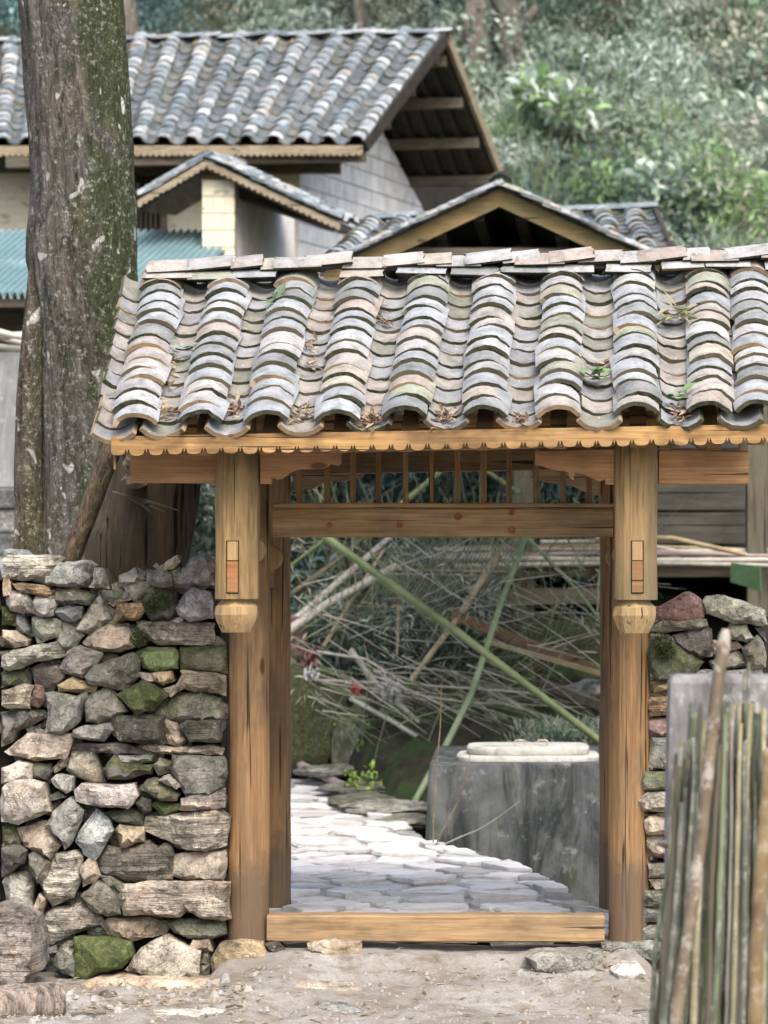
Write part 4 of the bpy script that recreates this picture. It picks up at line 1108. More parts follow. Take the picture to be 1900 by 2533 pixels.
for k in range(NC):
    t = (k + .25) / NC; tp = (k + .75) / NC
    e, r_ = hA.lerp(hL, t), hR.lerp(hRL, t)
    tile_column(hA.lerp(hL, tp) + Vector((0, -.05, -.02)), hR.lerp(hRL, tp), 15, 'pan', hroof, TF, FAR_PAN, rh, 1.2, .07)
    tile_column(e + Vector((0, -.03, -.015)), r_, 19, 'cover', hroof, TF, FAR_COLS, rh, 1.4, .09)
for k in range(30):
    p = hRL.lerp(hR, (k + .2) / 30) + Vector((0, 0, rh.uniform(0, .03)))
    Y = ((hR - hRL).normalized() + Vector((0, 0, rh.uniform(-.02, .1)))).normalized(); X = Vector((0, -1, 0)); X = (X - Y * X.dot(Y)).normalized(); Z = X.cross(Y)
    put_tile("ridge_tile", rh.choice(TF), p, X, Y, Z, hroof, pick(FAR_COLS, rh))
def scallop_board(name, a, b, h, th, per, mat, parent):  # a board from a to b with a toothed lower edge
    a = Vector(a); b = Vector(b); L = (b - a).length; n = int(L / per) * 4; d = (b - a) / n; s = d.normalized().cross(Vector((0, 0, 1))).normalized() * th
    mb = MB()
    for i in range(n + 1):
        p = a + d * i; low = h + (.0, .3, .42, .3)[i % 4] * per
        mb.v += [p, p + Vector((0, 0, -low)), p + s, p + s + Vector((0, 0, -low))]
    mb.v = [tuple(v) for v in mb.v]
    for i in range(n):
        q = 4 * i; mb.f += [(q, q + 1, q + 5, q + 4), (q + 2, q + 6, q + 7, q + 3), (q + 1, q + 3, q + 7, q + 5), (q, q + 4, q + 6, q + 2)]
    mb.f += [(0, 2, 3, 1), (4 * n, 4 * n + 1, 4 * n + 3, 4 * n + 2)]; mb.m = [0] * len(mb.f)
    return mb.build(name, M[mat], parent)
scallop_board("eave_board", hL + Vector((0, -.03, -.05)), hA + Vector((.0, -.03, -.05)), .09, .03, .07, 'pale_x', house)
MB().beam(hA + Vector((.02, 0, -.05)), hR + Vector((.03, 0, -.02)), .05, .14).build("bargeboard", M['old_y'], house)
MB().beam(hR + Vector((.03, 0, -.04)), hB + Vector((.03, 0, -.05)), .05, .14).build("bargeboard", M['pale_x'], house)
for t in (.06, .36, .66, .95):                           # purlin ends under the gable overhang
    for a, b in ((hR, hB), (hR, hA)):
        p = a.lerp(b, t) + Vector((-.02, 0, -.22)); q = p + (hRL - hR).normalized() * 4
        MB().beam(p, q, .12, .12).build("purlin", M['old_x'], house)
for i in range(12):
    p = hR.lerp(hRL, (i + .4) / 34) + Vector((0, 0, -.15)); q = hB.lerp(hBL, (i + .4) / 34) + Vector((0, 0, -.15))
    MB().beam(p, q, .07, .04).build("rafter", M['old_y'], house)
# walls
wC = at(738, 355, 29.0); wL = at(-130, 380, 29.3)
mb = MB(); zb = 2.2
z_t = hA.z - .02
x_w0, x_w1 = wx(330, 29.1), wx(402, 29.1); zw0, zw1 = wz(572, 29.1), wz(424, 29.1)
def yf(x): return lerp(wC.y, wL.y, (x - wC.x) / (wL.x - wC.x))
for x0, x1, z0, z1 in ((wL.x, x_w0, zb, z_t), (x_w1, wC.x, zb, z_t), (x_w0, x_w1, zb, zw0), (x_w0, x_w1, zw1, z_t)):
    mb.hexa([(x0, yf(x0), z0), (x1, yf(x1), z0), (x1, yf(x1) + .25, z0), (x0, yf(x0) + .25, z0), (x0, yf(x0), z1), (x1, yf(x1), z1), (x1, yf(x1) + .25, z1), (x0, yf(x0) + .25, z1)])
mb.build("wall", M['cream'], house)
win = MB(); f = .05
for a in ((x_w0 - f, x_w1 + f, zw1, zw1 + f), (x_w0 - f, x_w1 + f, zw0 - f, zw0), (x_w0 - f, x_w0, zw0, zw1), (x_w1, x_w1 + f, zw0, zw1)): win.box(a[0], a[1], 29.0, 29.12, a[2], a[3])
win = win.build("window", M['old_x'], house)
for i in range(6):
    x = lerp(x_w0, x_w1, (i + .5) / 6); MB().box(x - .012, x + .012, 29.12, 29.15, zw0, zw1).build("window_bar", M['old_z'], win)
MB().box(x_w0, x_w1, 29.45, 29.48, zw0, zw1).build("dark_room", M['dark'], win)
MB().beam(at(560, 362, 28.25) , at(560, 362, 29.2), .16, .14).build("eave_bracket", M['old_y'], house)
MB().beam(at(700, 366, 28.25), at(700, 366, 29.2), .2, .12).build("eave_bracket", M['old_y'], house)
MB().beam(hL + Vector((0, .75, -.12)), hA + Vector((-.3, .85, -.12)), .12, .2).build("wall_plate", M['old_x'], house)
gdir = Vector((1.275, 3.3, 0)).normalized()              # the gable wall runs back this way
gn = Vector((gdir.y, -gdir.x, 0)); GL = 3.62
prof = [(0, 6.28), (1.95, 7.06), (3.5, 6.1), (3.62, 6.0)]   # its top, along the wall
c0 = Vector((wC.x, wC.y, 0))
def gp(s, z, o=0): p = c0 + gdir * s + gn * o; return Vector((p.x, p.y, z))
poly = [(0, 2.2), (3.62, 2.2)] + prof[::-1]
n_ = len(poly)
mb = MB(); mb.add([gp(s, z) for s, z in poly] + [gp(s, z, -.24) for s, z in poly], [tuple(range(n_)), tuple(range(2 * n_ - 1, n_ - 1, -1))] + [(i, i + n_, (i + 1) % n_ + n_, (i + 1) % n_) for i in range(n_)])
gable = mb.build("gable_wall", M['mortar'], house)
z = 4.2; row = 0
while z < 7.1:
    s = -.2 if row % 2 else 0.0
    while s < 3.62:
        q = [(max(s, 0.0) + .008, z + .008), (min(s + .4, 3.62) - .008, z + .008), (min(s + .4, 3.62) - .008, z + .20), (max(s, 0.0) + .008, z + .20)]
        for (a0_, z0_), (a1_, z1_) in zip(prof, prof[1:]):
            nx_, ny_ = -(z1_ - z0_), (a1_ - a0_); L_ = math.hypot(nx_, ny_); q = clip(q, nx_ / L_, ny_ / L_, (nx_ * a0_ + ny_ * z0_) / L_)
            if len(q) < 3: break
        if len(q) >= 3 and s + .4 > .03 and q[1][0] > q[0][0]:
            m_ = len(q); j = U(.93, 1.05)
            mb = MB(); mb.add([gp(a_, b_, .014 + .004 * (row % 2)) for a_, b_ in q] + [gp(a_, b_, -.05) for a_, b_ in q], [tuple(range(m_))] + [(i, i + m_, (i + 1) % m_ + m_, (i + 1) % m_) for i in range(m_)])
            mb.build("block", M['block'], gable, color=(.88 * j, .88 * j, .895 * j, 1))
        s += .4
    z += .208; row += 1
MB().beam(gp(3.4, 2.2, .02), gp(3.4, 6.0, .02), .2, .2, up=(1, 0, 0)).build("corner_timber", M['old_z'], house)
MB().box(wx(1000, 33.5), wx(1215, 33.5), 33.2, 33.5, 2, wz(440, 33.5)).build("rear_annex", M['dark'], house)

# small tiled gable over a brick pillar
porch = empty("porch_roof", at(545, 1390, 24.3), "little tiled gable roof on a cream brick pillar in front of the house", "porch")
pa, pl, pr = at(512, 392, 23.6), at(342, 492, 23.6), at(842, 548, 23.6)
back = Vector((.15, 1.5, .16))
for a, b, nr in ((pl, pa, 8), (pr, pa, 13)):
    quad_slab("roof_boards", a + dn, b + dn, b + dn + back, a + dn + back, .03, 'old_y', porch)
    scallop_board("bargeboard", a + Vector((0, -.02, -.02)), b + Vector((0, -.02, -.02)), .05, .03, .06, 'pale_x', porch)
    up = (b - a).normalized(); L = (b - a).length
    for c_ in range(4):
        off = back * ((c_ + .1) / 4.0)
        for i in range(nr):
            p = a + off + up * ((L - .22) * i / (nr - 1) + rh.uniform(-.02, .02)) + Vector((0, 0, .0 + .03 * (c_ % 2 == 0)))
            ax = Vector((0, 1, 0)); ax = (ax - up * ax.dot(up)).normalized(); Z = ax.cross(up)
            if Z.z < 0: ax = -ax; Z = -Z
            Y2 = (up - Z * rh.uniform(.07, .14)).normalized(); X2 = (ax + Z * rh.uniform(-.08, .08)).normalized(); X2 = (X2 - Y2 * X2.dot(Y2)).normalized(); Z2 = X2.cross(Y2)
            o = put_tile("cover_tile" if c_ % 2 == 0 else "pan_tile", rh.choice(TF), p, X2, Y2, Z2, porch, pick(FAR_COLS, rh)); 
for k in range(5):
    p = pa + back * (k / 5.0) + Vector((0, 0, .02)); Y = back.normalized(); X = Vector((1, 0, 0)); X = (X - Y * X.dot(Y)).normalized(); Z = X.cross(Y)
    put_tile("ridge_tile", rh.choice(TF), p, X, Y, Z, porch, pick(FAR_COLS, rh))
x0, x1 = wx(506, 23.9), wx(586, 23.9); zt = wz(452, 23.9); hh = .155; z = zt - hh; k = 0
pill = MB().box(x0 + .012, x1 - .012, 23.712, 24.0, 2.0, zt - .004).build("pillar", M['mortar'], porch)
while z > 2.4:
    for a, b in ((x0, lerp(x0, x1, .5 + .16 * (-1) ** k)), (lerp(x0, x1, .5 + .16 * (-1) ** k), x1)):
        MB().box(a + .002, b - .002, 23.70 + U(0, .005), 24.01, z + .004, z + hh - .003).build("brick", M['cream'], pill)
    z -= hh; k += 1
MB().box(x0 - .01, x1 + .03, 23.69, 24.02, zt, zt + .07).build("pad_timber", M['plank_red'], porch)
a, b = Vector((x1, 23.95, 0)), Vector((wx(728, 25.6), 25.6, 0))
mb = MB(); t_ = (b - a).normalized(); s_ = Vector((t_.y, -t_.x, 0)) * .1
for q in (0,): mb.hexa([a + Vector((0, 0, 2)), b + Vector((0, 0, 2)), b - s_ + Vector((0, 0, 2)), a - s_ + Vector((0, 0, 2)), a + Vector((0, 0, wz(455, 24))), b + Vector((0, 0, wz(505, 25.6))), b - s_ + Vector((0, 0, wz(505, 25.6))), a - s_ + Vector((0, 0, wz(455, 24)))])
mb.build("side_wall", M['block'], porch, color=(.84, .82, .79, 1))
MB().beam(at(590, 478, 24.0), at(830, 560, 25.2), .08, .1).build("rafter", M['old_x'], porch)

# teal corrugated lean-to roof
mb = MB(); n_ = 420
tl, tr, bl, br_ = at(-140, 574, 24.3), at(604, 574, 24.3), at(-330, 730, 22.2), at(430, 730, 22.2)
for i in range(n_ + 1):
    wv = .034 * math.sin(i / n_ * 2 * math.pi * 42)
    for p in (bl.lerp(br_, i / n_), tl.lerp(tr, i / n_)): mb.v += [(p.x, p.y, p.z + wv), (p.x, p.y, p.z + wv - .006)]
for i in range(n_):
    q = 4 * i; mb.f += [(q, q + 4, q + 6, q + 2), (q + 1, q + 3, q + 7, q + 5), (q, q + 1, q + 5, q + 4)]
mb.m = [0] * len(mb.f)
lean = empty("lean_to", at(150, 1390, 21.5), "teal corrugated metal lean-to roof behind the tree trunk", "shed roof")
mb.build("metal_roof", M['teal'], lean, smooth=60)
MB().beam(at(-120, 744, 22.3), at(400, 744, 22.3), .1, .12).build("eave_beam", M['old_x'], lean)
for px in (-90, 380): MB().beam(at(px, 740, 22.4), Vector((wx(px, 22.4), 22.4, .6)), .12, .12, up=(1, 0, 0)).build("post", M['old_z'], lean)
MB().box(wx(-120, 22.4), wx(420, 22.4), 22.9, 23.0, 1.2, 4.0).build("back_boards", M['old_x'], lean)
MB().box(wx(-140, 20.2), wx(62, 20.2), 20.15, 20.3, wz(1205, 20.2), wz(872, 20.2)).build("concrete_slab", M['grey_concrete'])
o = bpy.data.objects["concrete_slab"]; tag(o, "upright grey concrete panel at the photo's left edge beside the trunk", "concrete panel")
blk = empty("block_footing", at(20, 1390, 20.0), "low footing of dark stone blocks under the concrete panel at far left", "stone footing")
for k, (a, b) in enumerate(((1208, 1258), (1262, 1318), (1322, 1370), (1374, 1440))): MB().box(wx(-140, 20), wx(75 + 6 * (k % 2), 20), 19.9 + .03 * (k % 2), 20.4, wz(b, 20), wz(a, 20)).build("block", M['stone'], blk, bevel=.02, color=(.14, .15, .145, .3) if k % 2 == 0 else (.3, .31, .3, .15))
for k, (ya, yb) in enumerate(((805, 842), (832, 822), (850, 866), (812, 858))):
    MB().tube([at(-60, ya, 20 + .1 * k), at(20, (ya + yb) / 2 + 4, 20 + .1 * k), at(96, yb, 20 + .1 * k)], [.025, .028, .02], 8).build("t", M['bamboo_pale']).name = "bamboo_offcut"
for k, o in enumerate([o for o in C.objects if o.name.startswith("bamboo_offcut")]): tag(o, "pale bamboo offcut stacked on the concrete panel at far left", "bamboo", "bamboo offcuts on the panel")

# ------------------------------------------------------------------ timber shed with two tiled roofs
shed = empty("timber_shed", at(1400, 1390, 21.5), "open timber shed with a tiled front gable and ochre bargeboards behind the gate", "shed")
sa, sl_, sr_ = at(1236, 452, 20.0), at(800, 655, 20.0), at(1690, 662, 20.0)
bk_ = Vector((.1, 2.9, 0))
for a, b, nr, mm in ((sl_, sa, 17, 0), (sr_, sa, 18, 1)):
    quad_slab("roof_boards", a + dn * .7, b + dn * .7, b + dn * .7 + bk_, a + dn * .7 + bk_, .03, 'old_y', shed)
    up = (b - a).normalized(); L = (b - a).length
    mb = MB(); q = Vector((0, -.03, 0)); lo = Vector((0, 0, -.05)); l2 = Vector((0, 0, -.19))
    mb.hexa([a + q + l2, b + q + l2, b + l2, a + l2, a + q + lo, b + q + lo, b + lo, a + lo]).build("bargeboard", M['barge'], shed)
    for c_ in range(5):
        for i in range(nr):
            p = a + Vector((0, -.06 + .145 * c_, 0)) + up * ((L - .2) * i / (nr - 1) + rh.uniform(-.02, .02)) + Vector((0, 0, .015 if c_ % 2 else -.01))
            ax = Vector((0, 1, 0)); Z = ax.cross(up)
            if Z.z < 0: ax = -ax; Z = -Z
            Y2 = (up - Z * rh.uniform(.06, .12)).normalized(); X2 = (ax + Z * rh.uniform(-.08, .08)).normalized(); X2 = (X2 - Y2 * X2.dot(Y2)).normalized(); Z2 = X2.cross(Y2)
            pan = c_ % 2 == 1
            o = put_tile("cover_tile" if not pan else "pan_tile", rh.choice(TF), p, X2 if not pan else -X2, Y2, Z2 if not pan else -Z2, shed, pick(NEAR_COLS if rh.random() < .6 else FAR_COLS, rh)); o.scale = (.8, .95, .7)
for k in range(10):
    p = sa + bk_ * (k / 10.0) + Vector((0, -.06, .03)); Y = bk_.normalized(); X = Vector((1, 0, 0)); X = (X - Y * X.dot(Y)).normalized(); Z = X.cross(Y)
    put_tile("ridge_tile", rh.choice(TF), p, X, Y, Z, shed, pick(FAR_COLS, rh))
for t in (.12, .34, .56, .8):
    for a in (sl_, sr_):
        p = sa.lerp(a, t) + Vector((0, .04, -.17)); MB().beam(p, p + bk_, .09, .09).build("purlin", M['old_y'], shed)
MB().beam(at(900, 640, 20.15), at(1580, 640, 20.15), .12, .16).build("tie_beam", M['old_x'], shed)
m0, m1, r0, r1 = at(790, 650, 21.6), at(1672, 650, 21.6), at(905, 548, 24.0), at(1614, 520, 24.0)
quad_slab("roof_boards", m0 + dn, m1 + dn, r1 + dn, r0 + dn, .04, 'old_y', shed)
quad_slab("roof_boards", r0 + dn, r1 + dn, r1 + Vector((.2, 2.2, -.8)), r0 + Vector((.2, 2.2, -.8)), .04, 'old_y', shed)
for k in range(10):
    t = (k + .3) / 10
    if .30 < t < .52: continue
    tile_column(m0.lerp(m1, t), r0.lerp(r1, t), 12, 'cover', shed, TF, FAR_COLS, rh, 1.3, .09)
    tile_column(m0.lerp(m1, t + .05), r0.lerp(r1, t + .05), 12, 'pan', shed, TF, FAR_PAN, rh, 1.2, .07)
for k in range(12):
    p = r0.lerp(r1, (k + .1) / 12) + Vector((0, 0, .02)); Y = ((r1 - r0).normalized() + Vector((0, 0, rh.uniform(0, .06)))).normalized(); X = Vector((0, -1, 0)); Z = X.cross(Y)
    put_tile("ridge_tile", rh.choice(TF), p, X, Y, Z, shed, pick(FAR_COLS, rh))
MB().beam(m1 + Vector((.02, 0, -.04)), r1 + Vector((.02, 0, -.02)), .04, .12).build("bargeboard", M['old_y'], shed)
MB().beam(r1 + Vector((.02, 0, -.04)), r1 + Vector((.25, 2.2, -.85)), .04, .12).build("bargeboard", M['pale_x'], shed)
# its body: posts, floor beams, plank wall, dark room behind
for px, D in ((1296, 21.0), (1872, 21.0), (1460, 22.6), (1090, 22.6)):
    MB().beam(Vector((wx(px, D), D, -.2)), Vector((wx(px, D), D, 4.2)), .17, .17, up=(1, 0, 0)).build("post", M['old_z'], shed, bevel=.01)
MB().beam(at(1190, 1474, 20.95), at(1500, 1474, 20.95), .16, .13).build("floor_beam", M['old_x'], shed)
MB().beam(at(1130, 1412, 21.0), at(2000, 1412, 21.0), .12, .1).build("floor_beam", M['old_x'], shed)
MB().box(wx(1130, 21.2), wx(2000, 21.2), 21.05, 24.0, wz(1405, 21.2) - .05, wz(1405, 21.2)).build("platform", M['old_x'], shed)
y_ = 1050
for k, (a, b) in enumerate(((1040, 1110), (1113, 1186), (1189, 1262), (1268, 1345))):
    MB().box(wx(1480, 21.6), wx(1851, 21.6), 21.55 + .012 * (k % 2), 21.6 + .012 * (k % 2), wz(b, 21.6), wz(a, 21.6)).build("plank", M['plank_grey'], shed, bevel=.004)
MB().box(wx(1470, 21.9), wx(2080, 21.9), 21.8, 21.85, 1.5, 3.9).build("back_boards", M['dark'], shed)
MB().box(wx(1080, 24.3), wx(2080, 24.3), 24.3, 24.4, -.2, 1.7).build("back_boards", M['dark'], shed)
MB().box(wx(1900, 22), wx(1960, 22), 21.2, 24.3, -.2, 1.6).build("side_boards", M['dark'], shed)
for k, (a, b) in enumerate(((1420, 1540), (1545, 1650))):
    MB().box(wx(1330, 23), wx(1480, 23), 22.95, 23, wz(b, 23), wz(a, 23)).build("plank", M['old_x'], shed)

# ================================================================== YARD BEHIND THE GATE
def bamboo(name, pts, r, mat, label, cat="bamboo pole", group=None, nodes=.33, seg=10, r2=None, parent=None):
    pts = [Vector(p) for p in pts]
    L = sum((b - a).length for a, b in zip(pts, pts[1:])); n = max(4, int(L / .06)); P_ = []; R_ = []
    def sample(t):
        s = t * L
        for a, b in zip(pts, pts[1:]):
            l = (b - a).length
            if s <= l + 1e-6: return a.lerp(b, s / l)
            s -= l
        return pts[-1]
    for i in range(n + 1):
        t = i / n; s = t * L; rr = lerp(r, r2 if r2 else r * .7, t)
        P_.append(sample(t)); R_.append(rr)
        ph = (s % nodes) if nodes else 1
        if nodes and ph < .06: 
            P_ += [sample(min(1, t + .008 / L)), sample(min(1, t + .016 / L))]; R_ += [rr * 1.14, rr]
    o = MB().tube(P_, R_, seg).build(name, M[mat], parent, smooth=50)
    if label: tag(o, label, cat, group)
    return o
# cistern
cis = empty("water_cistern", at(1300, 2250, 15.0), "stained concrete water cistern with a round lid beyond the doorway", "cistern")
zt = wz(1888, 15.0); xa, xb = wx(1062, 15), wx(1062, 15) + 1.55
mb = MB(); k = 12
def rrect(x0, x1, y0, y1, z, r=.022):
    out = []
    for cx, cy, a0 in ((x1 - r, y1 - r, 0), (x0 + r, y1 - r, 90), (x0 + r, y0 + r, 180), (x1 - r, y0 + r, 270)):
        for i in range(5): a = rad(a0 + 22.5 * i); out.append((cx + r * math.cos(a), cy + r * math.sin(a), z))
    return out
rings(mb, [rrect(xa - .05 + b_, xb + .05 - b_, 14.97 + b_ - .01, 16.5 - b_, z_) for z_, b_ in ((-.75, 0.), (-.2, .02), (zt - .04, .045), (zt - .012, .052), (zt, .068))])
mb.build("tank", M['cistern'], cis, smooth=35)
def se(v): return math.copysign(abs(v) ** .45, v)
cx, cy = wx(1306, 15.4), 15.36
for nm, r_, z0, z1, mt in (("plinth", .425, zt - .02, zt + .034, 'cistern_lid'), ("lid", .365, zt + .037, zt + .083, 'cistern_lid')):
    rings(MB(), [[(cx + r_ * q * se(math.cos(a * math.pi / 24)), cy + r_ * .62 * q * se(math.sin(a * math.pi / 24)), z_) for a in range(48)] for z_, q in ((z0, .985), (z0 + .012, 1), (z1 - .012, 1), (z1, .97))]).build(nm, M[mt], cis, smooth=40)
for dx in (-.048, .085):
    x = cx + dx; z0 = zt + .078
    MB().tube([(x - .03, cy - .1, z0), (x - .03, cy - .1, z0 + .03), (x - .022, cy - .1, z0 + .038), (x + .022, cy - .1, z0 + .038), (x + .03, cy - .1, z0 + .03), (x + .03, cy - .1, z0)], .0055, 7).build("lid_handle", M['steel'], cis, smooth=50)
# rocks
def rock(name, px, py, D, rx, ry, rz, key, moss, label, cat="rock", group=None, seed=0, lump=.45, strata=False, cut=.8):
    c = at(px, py, D); n1, n2 = 22, 34; vs = []
    rs = random.Random(seed); planes = [(Vector((rs.gauss(0, 1), rs.gauss(0, 1), rs.gauss(0, .7))).normalized(), rs.uniform(cut - .12, cut + .1)) for _ in range(12)]
    for a in range(n1 + 1):
        for b in range(n2):
            th = math.pi * a / n1; ph = 2 * math.pi * b / n2
            q = Vector((math.sin(th) * math.cos(ph), math.sin(th) * math.sin(ph), math.cos(th)))
            r = 1 + lump * .5 * fb(q.x * 1.3 + seed, q.y * 1.3, q.z * 1.3, 1, 3)
            for n_, d_ in planes:
                t = q.dot(n_)
                if t > 1e-3: r = min(r, d_ / t * 1.02)
            r += .09 * fb(q.x * 5, q.y * 5 + seed, q.z * 5, 1, 3)
            if strata: r += .05 * nz(q.x * 2, q.y * 2, q.z * 12 + seed)
            vs.append((c.x + q.x * r * rx, c.y + q.y * r * ry, c.z + q.z * r * rz))
    fs = [(a * n2 + b, a * n2 + (b + 1) % n2, (a + 1) * n2 + (b + 1) % n2, (a + 1) * n2 + b) for a in range(n1) for b in range(n2)]
    mb = MB(); mb.add(vs, fs); col = COL[key]
    o = mb.build(name, M['strata' if strata else 'stone'], smooth=35, color=(*col, moss))
    return tag(o, label, cat, group) if label else o
rock("mossy_boulder", 745, 1790, 19.2, .42, .5, .46, 'k', .85, "big mossy boulder at the path's far edge, next to the left rear post", seed=3)
rock("mossy_boulder", 845, 1770, 19.6, .34, .4, .40, 'k', .9, "dark green moss covered boulder in the middle of the bank", seed=8)
rock("mossy_boulder", 900, 1850, 18.9, .26, .3, .34, 'v', .7, "mossy boulder behind the yellow green weeds", seed=15)
rock("mossy_boulder", 1010, 1800, 19.2, .34, .35, .36, 'k', .8, "shadowy mossy boulder left of the cistern lid", seed=25)
rock("grey_rock", 1478, 1725, 19.0, .24, .25, .16, 'b', .1, "pale blue grey rock beside the right post above the cistern", seed=31)
rock("grey_rock", 1505, 1830, 18.2, .22, .2, .17, 'g', .1, "grey rock on the bank behind the cistern lid's right end", seed=37)
rock("mossy_rock", 1222, 1800, 18.6, .13, .15, .13, 'v', .6, "upright mossy rock on the bank above the lid's left end", seed=41)
rock("mossy_boulder", 1180, 1690, 19.6, .5, .3, .26, 'k', .8, "dark mossy boulder behind the crossing bamboo poles", seed=47)
for k, (px, py, D, rx, rz, key, ms) in enumerate(((830, 1905, 18.6, .30, .045, 'g', .4), (900, 1950, 17.6, .36, .04, 'v', .4), (965, 2000, 16.6, .32, .05, 'g', .35), (1000, 2035, 16.0, .22, .05, 'v', .4), (905, 1985, 17.0, .26, .05, 'v', .55), (790, 1882, 19.3, .26, .04, 'g', .35))):
    rock("rock_ledge", px, py, D, rx, .3, rz, key, ms, ("flat layered rock ledge beside the path, furthest up", "long flat rock ledge under the weeds beside the path", "flat grey rock ledge just left of the cistern's corner", "small rock ledge wedged between path and cistern", "mossy low rock ledge under the path's rim", "flat rock ledge under the purple bamboo pole")[k], "rock ledge", "rock ledges beside the path", seed=60 + k, strata=True, cut=.9)

# bamboo poles
bamboo("bamboo_pole", [at(800, 1325, 17.6), at(1130, 1562, 17.2), at(1500, 1845, 16.9)], .030, 'bamboo_green', "long fresh green bamboo pole slanting down across the doorway to the right", r2=.026, nodes=.55)
bamboo("bamboo_pole", [at(818, 1325, 17.7), at(715, 1402, 17.8)], .015, 'bamboo_green', "thin green bamboo branch forking left from the long slanting pole")
bamboo("bamboo_pole", [at(1318, 1280, 18.2), at(1240, 1490, 17.9), at(1165, 1720, 17.5), at(1100, 1850, 17.2), at(1000, 2030, 16.9)], .020, 'bamboo_dull', "curved grey green bamboo stem standing left of the cistern", r2=.024, nodes=.5)
bamboo("bamboo_pole", [at(1232, 1372, 19.4), at(1140, 1520, 19.2), at(1015, 1685, 19.0)], .030, 'bamboo_dry', "yellowish dry bamboo pole with dark nodes leaning over the lattice", nodes=.42)
bamboo("bamboo_pole", [at(660, 1600, 19.0), at(800, 1500, 19.3), at(980, 1400, 19.6)], .040, 'bamboo_pale', "thick bleached pole leaning at the left behind the rear post")
bamboo("bamboo_pole", [at(700, 1560, 19.2), at(860, 1420, 19.5), at(1010, 1290, 19.9)], .030, 'bamboo_pale', "pale pole in the leaning bundle, the one nearest the lintel")
bamboo("bamboo_pole", [at(800, 1600, 19.3), at(860, 1500, 19.4), at(950, 1360, 19.7)], .018, 'bamboo_dry', "thin ochre cane leaning steeply over the pale poles")
bamboo("bamboo_pole", [at(680, 1500, 19.6), at(830, 1390, 19.9), at(900, 1330, 20.0)], .026, 'old_x', "dark grey weathered pole leaning above the pale ones")
bamboo("bamboo_pole", [at(655, 1848, 19.4), at(800, 1920, 18.5), at(885, 1962, 17.9)], .033, 'bamboo_purple', "purple grey bamboo pole lying along the path's far edge", r2=.03, nodes=.45)
bamboo("bamboo_pole", [at(868, 1728, 18.5), at(980, 1790, 18.2), at(1100, 1865, 17.9)], .017, 'bamboo_pale', "long bleached cane lying on the brush pile above the weeds")
bamboo("bamboo_pole", [at(868, 1608, 18.8), at(930, 1690, 18.7), at(1060, 1808, 18.4)], .022, 'bamboo_pale', "blue grey pole sliding down the middle of the brush pile")
bamboo("bamboo_pole", [at(985, 1500, 19.0), at(982, 1620, 19.0)], .012, 'bamboo_dry', "short brown cane standing upright against the lattice")
bamboo("bamboo_pole", [at(785, 1612, 18.9), at(905, 1630, 18.7), at(1000, 1690, 18.4), at(1100, 1700, 18.3)], .011, 'bamboo_pale', "thin bent cane arching over the white bag")
bamboo("bamboo_pole", [at(780, 1682, 18.8), at(950, 1690, 18.5), at(1150, 1702, 18.2), at(1330, 1716, 18.0)], .010, 'bamboo_pale', "thin straight cane lying level across the brush pile")
bamboo("bamboo_pole", [at(1300, 1325, 19.0), at(1420, 1450, 18.8), at(1490, 1540, 18.7)], .016, 'bamboo_dull', "thin green stem hanging down at the doorway's upper right")
bamboo("bamboo_pole", [at(1500, 1325, 18.9), at(1478, 1460, 18.8)], .012, 'bamboo_dull', "slim green stem just inside the right rear post")
bamboo("bamboo_pole", [at(930, 1300, 20.6), at(1075, 1180, 20.8), at(1180, 1090, 21.0)], .030, 'bamboo_green', "green bamboo stem seen through the balusters left of centre")
bamboo("bamboo_pole", [at(1285, 1220, 20.6), at(1210, 1170, 20.8), at(1130, 1090, 21.0)], .022, 'bamboo_green', "green bamboo stem seen through the balusters right of centre")
for k, (a, b, m_, lb) in enumerate((((1120, 1520), (1500, 1668), 'plank_red', "reddish brown plank slanting down under the shed floor"), ((1200, 1585), (1500, 1670), 'bamboo_dry', "pale ochre lath slanting just under the reddish plank"), ((1340, 1690), (1500, 1750), 'old_x', "grey weathered board lying on the bank at the right post"))):
    o = MB().beam(at(*a, 19.2 - .2 * k), at(*b, 18.8 - .2 * k), .05, (.075, .03, .06)[k]).build("board", M[m_]); tag(o, lb, "board")
# bamboo poles stacked on the shed platform
rb = random.Random(17)
for k in range(11):
    y0 = (1396, 1384, 1372, 1362, 1352, 1390, 1376, 1364, 1345, 1356, 1338)[k]; D = 20.8 + .07 * (k % 5)
    x0 = rb.uniform(1060, 1180) if k < 8 else rb.uniform(1250, 1600); x1 = rb.uniform(1930, 2080) if k < 7 else rb.uniform(1700, 1900)
    bamboo("stacked_bamboo", [at(x0, y0 + rb.uniform(-10, 6), D), at((x0 + x1) / 2, y0 + rb.uniform(-8, 4), D), at(x1, y0 + (rb.uniform(-6, 10) if k < 8 else 34), D)], rb.uniform(.018, .028), rb.choice(('bamboo_pale', 'bamboo_purple', 'bamboo_pale', 'bamboo_dry')), "weathered bamboo pole in the stack along the shed platform's edge", "bamboo pole", "bamboo stack on the shed platform")
mb = MB(); mb.hexa([at(1806, 1440, 20.7), at(1882, 1462, 20.4), at(1884, 1462, 20.44), at(1808, 1440, 20.74), at(1808, 1392, 20.7), at(1880, 1400, 20.4), at(1882, 1400, 20.44), at(1810, 1392, 20.74)])
tag(mb.build("green_board", M['green_board'], bevel=.003), "small green painted board hanging under the stacked bamboo at far right", "board")
